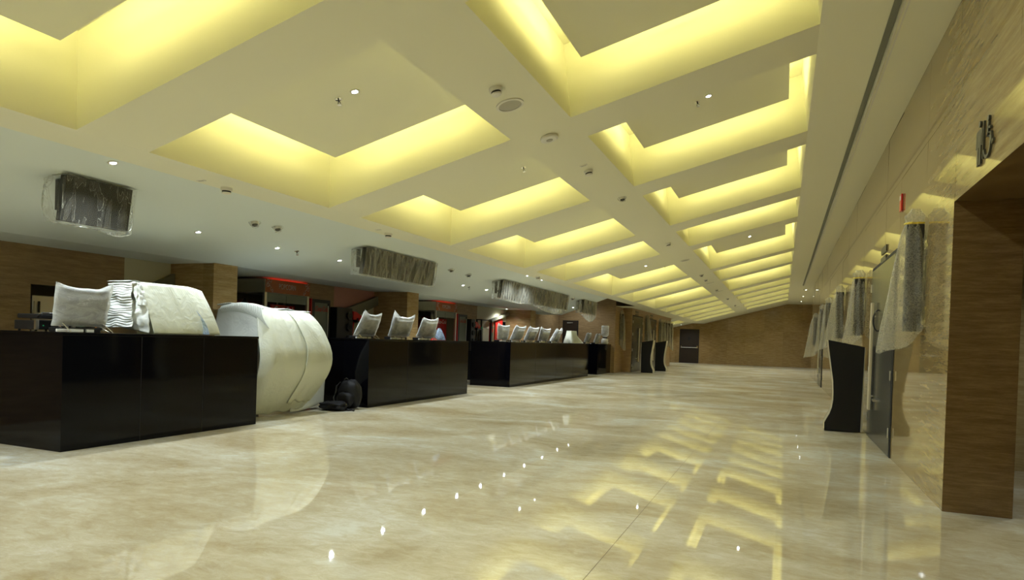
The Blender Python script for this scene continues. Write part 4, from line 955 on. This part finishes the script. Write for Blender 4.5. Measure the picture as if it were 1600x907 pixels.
# ------------------------------------------------------------------ concession back bar
def backbar(y0, y1, label):
    t = thing('back_counter', label, 'counter', (-8.9, (y0+y1)/2, 0))
    b = MB(); b.box(-9.08, -8.72, y0, y1, 0, 0.87); obj('body', b, 'black_matte', t)
    b = MB(); b.box(-9.08, -8.70, y0, y1, 0.87, 0.90); obj('worktop', b, 'granite', t)
backbar(11.6, 13.3, 'low black back counter under the stair underside in the second bay')
backbar(18.25, 20.0, 'low black back counter in the third bay')
def swirl(pts_, parent, x):
    b = MB()
    for pl in pts_: b.tube([(x, p[0], p[1]) for p in pl], 0.0055, 5)
    return obj('curl_motif', b, 'sign_line', parent)
def curls(y, z, s, my):
    P = lambda a, b_: (y+my*a*s, z+b_*s)
    def loop(cx, cz, r, a0, a1, n=14): return [P(cx+r*math.cos(R(a0+(a1-a0)*k/n)), cz+r*math.sin(R(a0+(a1-a0)*k/n))) for k in range(n+1)]
    return [loop(0.04, 0.21, 0.028, 180, 480), loop(0.085, 0.175, 0.028, 0, 300), loop(0.04, 0.125, 0.03, 90, 420), loop(0.115, 0.215, 0.022, -120, 60),
            [P(0.065, 0.12), P(0.10, 0.118), P(0.125, 0.10), P(0.125, 0.075)], loop(0.14, 0.06, 0.026, 90, 380), loop(0.165, 0.03, 0.022, 90, -150), [P(0.0, 0.165), P(0.02, 0.16), P(0.045, 0.15)]]
def kiosk(y0, y1, label, group):
    xf = -9.0; t = thing('popcorn_kiosk', label, 'popcorn kiosk', (xf-0.4, (y0+y1)/2, 0), group=group)
    b = MB(); b.box(xf-0.85, xf, y0, y1, 2.035, 2.29); cp = obj('canopy', b, 'canopy', t, bevel=0.004)
    b = MB(); b.box(xf+0.001, xf+0.012, y0+0.01, y1, 2.04, 2.288); sg = obj('sign_panel', b, 'orange_sign', cp)
    text_mesh('sign_lettering', 'POPCORN', 0.145, 'sign_line', cp, (xf+0.016, y0+0.59, 2.165), (R(90), 0, R(90)), 0.002, stretch=0.70)
    swirl(curls(y0+0.02, 2.05, 0.95, 1), cp, xf+0.015)
    swirl(curls(y1-0.02, 2.05, 0.95, -1), cp, xf+0.015)
    b = MB(); b.box(xf-0.3, xf-0.05, y0+0.25, y1, 2.292, 2.306); obj('light_bar', b, 'redglow', cp)
    b = MB()
    for (xx, yy) in ((xf-0.05, y0+0.0), (xf-0.05, y1-0.06), (xf-0.85, y0), (xf-0.85, y1-0.06)): b.box(xx, xx+0.05, yy, yy+0.06, 0.9, 2.034)
    obj('corner_post', b, 'steel', t)
    b = MB(); b.box(xf-0.85, xf, y0, y1, 0, 0.9); obj('base_cabinet', b, 'steel', t)
    b = MB(); b.box(xf-0.03, xf-0.02, y0+0.06, y1-0.06, 1.86, 2.03); obj('header_rail', b, 'cooler_in', t)
    b = MB(); b.box(xf-0.022, xf-0.018, y0+0.6, y0+0.607, 0.95, 2.0); b.box(xf-0.025, xf-0.012, y0+0.50, y0+0.58, 1.835, 1.852); b.box(xf-0.025, xf-0.012, y0+0.63, y0+0.71, 1.835, 1.852); obj('glass_edge', b, 'black', t)
    b = MB(); b.box(xf-0.84, xf-0.82, y0+0.08, y1-0.08, 0.95, 1.9); obj('back_panel', b, mat('dark red panel', (0.16, 0.02, 0.012), 0.4) if 'dark red panel' not in bpy.data.materials else bpy.data.materials['dark red panel'], t)
    b = MB(); b.box(xf-0.30, xf-0.28, y0+0.48, y1-0.1, 1.15, 1.83); obj('poster', b, 'red', t)
    text_mesh('poster_lettering', 'Coca-Cola', 0.16, 'white', t, (xf-0.27, y0+0.83, 1.74), (R(90), 0, R(90)), 0.001, shear=0.35, stretch=0.85)
    b = MB(); b.lathe([(0.10, 0.0), (0.02, 0.13), (0.01, 0.15)], (xf-0.6, y0+0.12, 1.78), 16); obj('heat_lamp', b, 'black', t)
    b = MB()
    for k in range(4): b.box(xf-0.22, xf-0.14, y0+0.14+k*0.09, y0+0.20+k*0.09, 1.42, 1.50)
    for k in range(3): b.box(xf-0.22, xf-0.14, y0+0.16+k*0.09, y0+0.21+k*0.09, 1.30, 1.36)
    obj('carton', b, 'white', t)
    b = MB(); b.tube([(xf-0.3, y0+0.33, 1.5), (xf-0.3, y0+0.33, 1.95)], 0.045, 14); obj('kettle_column', b, 'steel', t)
    return t
kiosk(9.63, 10.88, 'steel popcorn kiosk with orange sign behind the shrouded machine', 'popcorn kiosks')
kiosk(16.2, 17.48, 'steel popcorn kiosk with orange sign behind the second counter', 'popcorn kiosks')
def cooler(y0, y1, label, group):
    xf = -8.98; t = thing('drinks_cooler', label, 'drinks cooler', (xf-0.1, (y0+y1)/2, 0), group=group)
    b = MB(); b.box(xf-0.10, xf-0.03, y0+0.03, y1, 0.0, 2.0); cb = obj('cabinet', b, 'black', t, bevel=0.006)
    b = MB(); b.box(xf-0.10, xf, y0, y0+0.03, 0.0, 2.005); obj('red_side', b, 'red', t)
    b = MB(); f = 0.06; b.box(xf-0.03, xf, y0+0.03, y0+0.03+f*1.5, 0.05, 2.0); b.box(xf-0.03, xf, y1-f, y1, 0.05, 2.0); b.box(xf-0.03, xf, y0+0.03+f, y1-f, 1.93, 2.0); b.box(xf-0.03, xf, y0+0.03+f, y1-f, 0.05, 0.3)
    d = obj('door_frame', b, 'black', t)
    b = MB(); b.box(xf-0.028, xf-0.02, y0+0.11, y1-f, 0.3, 1.93); obj('glass_pane', b, 'cooler_in', d)
    text_mesh('door_lettering', 'Coca-Cola', 0.155, 'red', d, (xf-0.012, y0+0.35, 1.80), (R(90), 0, R(90)), 0.001, shear=0.3, stretch=0.62)
    b = MB(); b.tube([(xf+0.01, y1-f-0.02, 0.4), (xf+0.01, y1-f-0.02, 1.88)], 0.008, 8); obj('handle', b, 'steel', t)
    return t
cooler(10.92, 11.54, 'black drinks cooler with red script, beside the nearer popcorn kiosk', 'drinks coolers')
cooler(17.52, 18.16, 'black drinks cooler with red script, beside the farther popcorn kiosk', 'drinks coolers')
def cups(y0, y1, z1, label):
    t = thing('cup_dispenser', label, 'cup dispenser', (-8.95, (y0+y1)/2, 0.9))
    b = MB(); b.box(-9.05, -8.86, y0, y1, 0.901, z1); obj('cabinet', b, 'black', t, bevel=0.01)
    for zz in (z1-0.17, z1-0.42, z1-0.67):
        b = MB(); b.tube([(-8.86, y1-0.13, zz), (-8.82, y1-0.13, zz)], 0.085, 20); r_ = obj('cup_tube', b, 'black', t); 
        b = MB(); b.tube([(-8.82, y1-0.13, zz), (-8.817, y1-0.13, zz)], 0.055, 20); obj('tube_mouth', b, 'dark', r_)
cups(11.62, 12.17, 1.87, 'black cup dispenser with round mouths between the first drinks cooler and the red drink tap')
cups(18.2, 18.48, 1.88, 'narrow black cup dispenser right of the second drinks cooler')
def taps(y0, y1, label):
    t = thing('drink_fountain', label, 'drink fountain', (-8.9, (y0+y1)/2, 0.9))
    b = MB(); n = 10
    pts = [(y0, 1.70), (y0, 1.80)] + [(y0+(y1-y0)*0.5*(1-math.cos(math.pi*k/n*0.5))*2*0.5, 1.80-0.10*(k/n)**2) for k in range(n+1)] + [(y1, 1.68)]
    b.prism([(y0, 1.62), (y0, 1.81), (y0+0.12, 1.80), (y0+0.25, 1.74), (y1-0.05, 1.69), (y1-0.05, 1.62)], 'x', -9.03, -8.85); obj('hood', b, 'red', t, bevel=0.01)
    b = MB(); b.box(-8.98, -8.84, y0+0.12, y1, 1.56, 1.66); obj('valve_block', b, 'black', t)
    for k, mm in enumerate(('red', 'amber', 'black', 'green')):
        b = MB(); yy = y0+0.19+0.085*k; b.box(-8.84, -8.825, yy-0.025, yy+0.025, 1.60, 1.66); obj('valve_badge', b, mm if mm != 'amber' else 'orange_sign', t)
    b = MB(); b.tube([(-8.95, y0+0.14, 1.6), (-8.95, y0+0.10, 1.3), (-8.95, y0+0.12, 0.95)], 0.02, 8); obj('red_hose', b, 'red', t, smooth=True)
    b = MB(); b.box(-9.03, -8.93, y0+0.02, y0+0.09, 0.901, 1.62); b.box(-9.03, -8.80, y0, y1-0.02, 0.901, 0.94); obj('stand', b, 'black', t)
taps(12.2, 12.66, 'red hooded drink fountain with coloured valve badges under the stair underside')
taps(18.5, 18.92, 'dark red drink fountain beside the narrow cup dispenser in the third bay')
# black framed glass display
t = thing('display_cabinet', 'black framed glass display cabinet in the third bay under the cream wall', 'display cabinet', (-8.9, 19.4, 0.9))
b = MB()
for yy in (18.96, 19.72): b.box(-8.90, -8.86, yy, yy+0.045, 0.901, 1.90)
b.box(-9.06, -9.02, 18.96, 19.0, 0.901, 1.90); b.box(-9.06, -8.86, 18.96, 19.76, 1.88, 1.905); obj('frame', b, 'black', t)
b = MB(); b.box(-9.03, -8.89, 19.15, 19.6, 0.902, 1.62); obj('inner_cabinet', b, 'steel', t, bevel=0.02)
# red panels near the last pier
b = MB(); b.box(-9.095, -9.06, 20.5, 21.1, 0.0, 1.99); t = thing('red_door_panel', 'red panel with a pale ring under the stair band beside the last marble pier', 'panel', (-9.08, 20.8, 0)); obj('panel', b, 'red', t)
b = MB(); b.tube([(-9.05, 20.8+0.10*math.cos(R(a)), 1.62+0.10*math.sin(R(a))) for a in range(0, 361, 20)], 0.008, 6); obj('ring_mark', b, 'white', t)
b = MB(); b.box(-8.98, -8.92, 19.8, 20.0, 0.901, 1.82); t = thing('menu_stand', 'small red and brown card stand right of the display cabinet', 'stand', (-8.95, 19.9, 0.9)); obj('card', b, 'red', t)
b = MB(); b.box(-8.92, -8.915, 19.8, 20.0, 0.901, 1.5); obj('lower_panel', b, 'olive', t)
b = MB(); b.box(-8.92, -8.91, 19.8, 20.0, 1.64, 1.70); obj('band', b, 'olive', t)
# steel appliance in the first recess
t = thing('steel_cabinet', 'steel cabinet standing in the dark recess behind the near counter', 'cabinet', (-9.3, 5.95, 0))
b = MB(); b.box(-9.5, -9.15, 5.60, 6.18, 0, 1.68); obj('body', b, 'steel', t, bevel=0.01)
b = MB(); b.box(-9.149, -9.13, 5.62, 6.16, 1.1, 1.60); obj('door', b, 'steel', t); b = MB(); b.box(-9.13, -9.11, 5.66, 5.68, 1.45, 1.60); obj('handle', b, 'black', t)
# low power box at the far right end of the back wall
b = MB(); b.box(1.42, 1.9, YB-0.05, YB-0.002, 0.3, 0.62); t = thing('wall_box', 'low flat stone-coloured box at the far right foot of the back wall', 'box', (1.66, YB, 0.3)); obj('cover', b, 'travertine', t)

# ------------------------------------------------------------------ consistency of the labels
for o in bpy.data.objects:
    if 'label' in o.keys() and not (4 <= len(o['label'].replace('-', ' ').split()) <= 16): print('LABEL', o.name, o['label'])
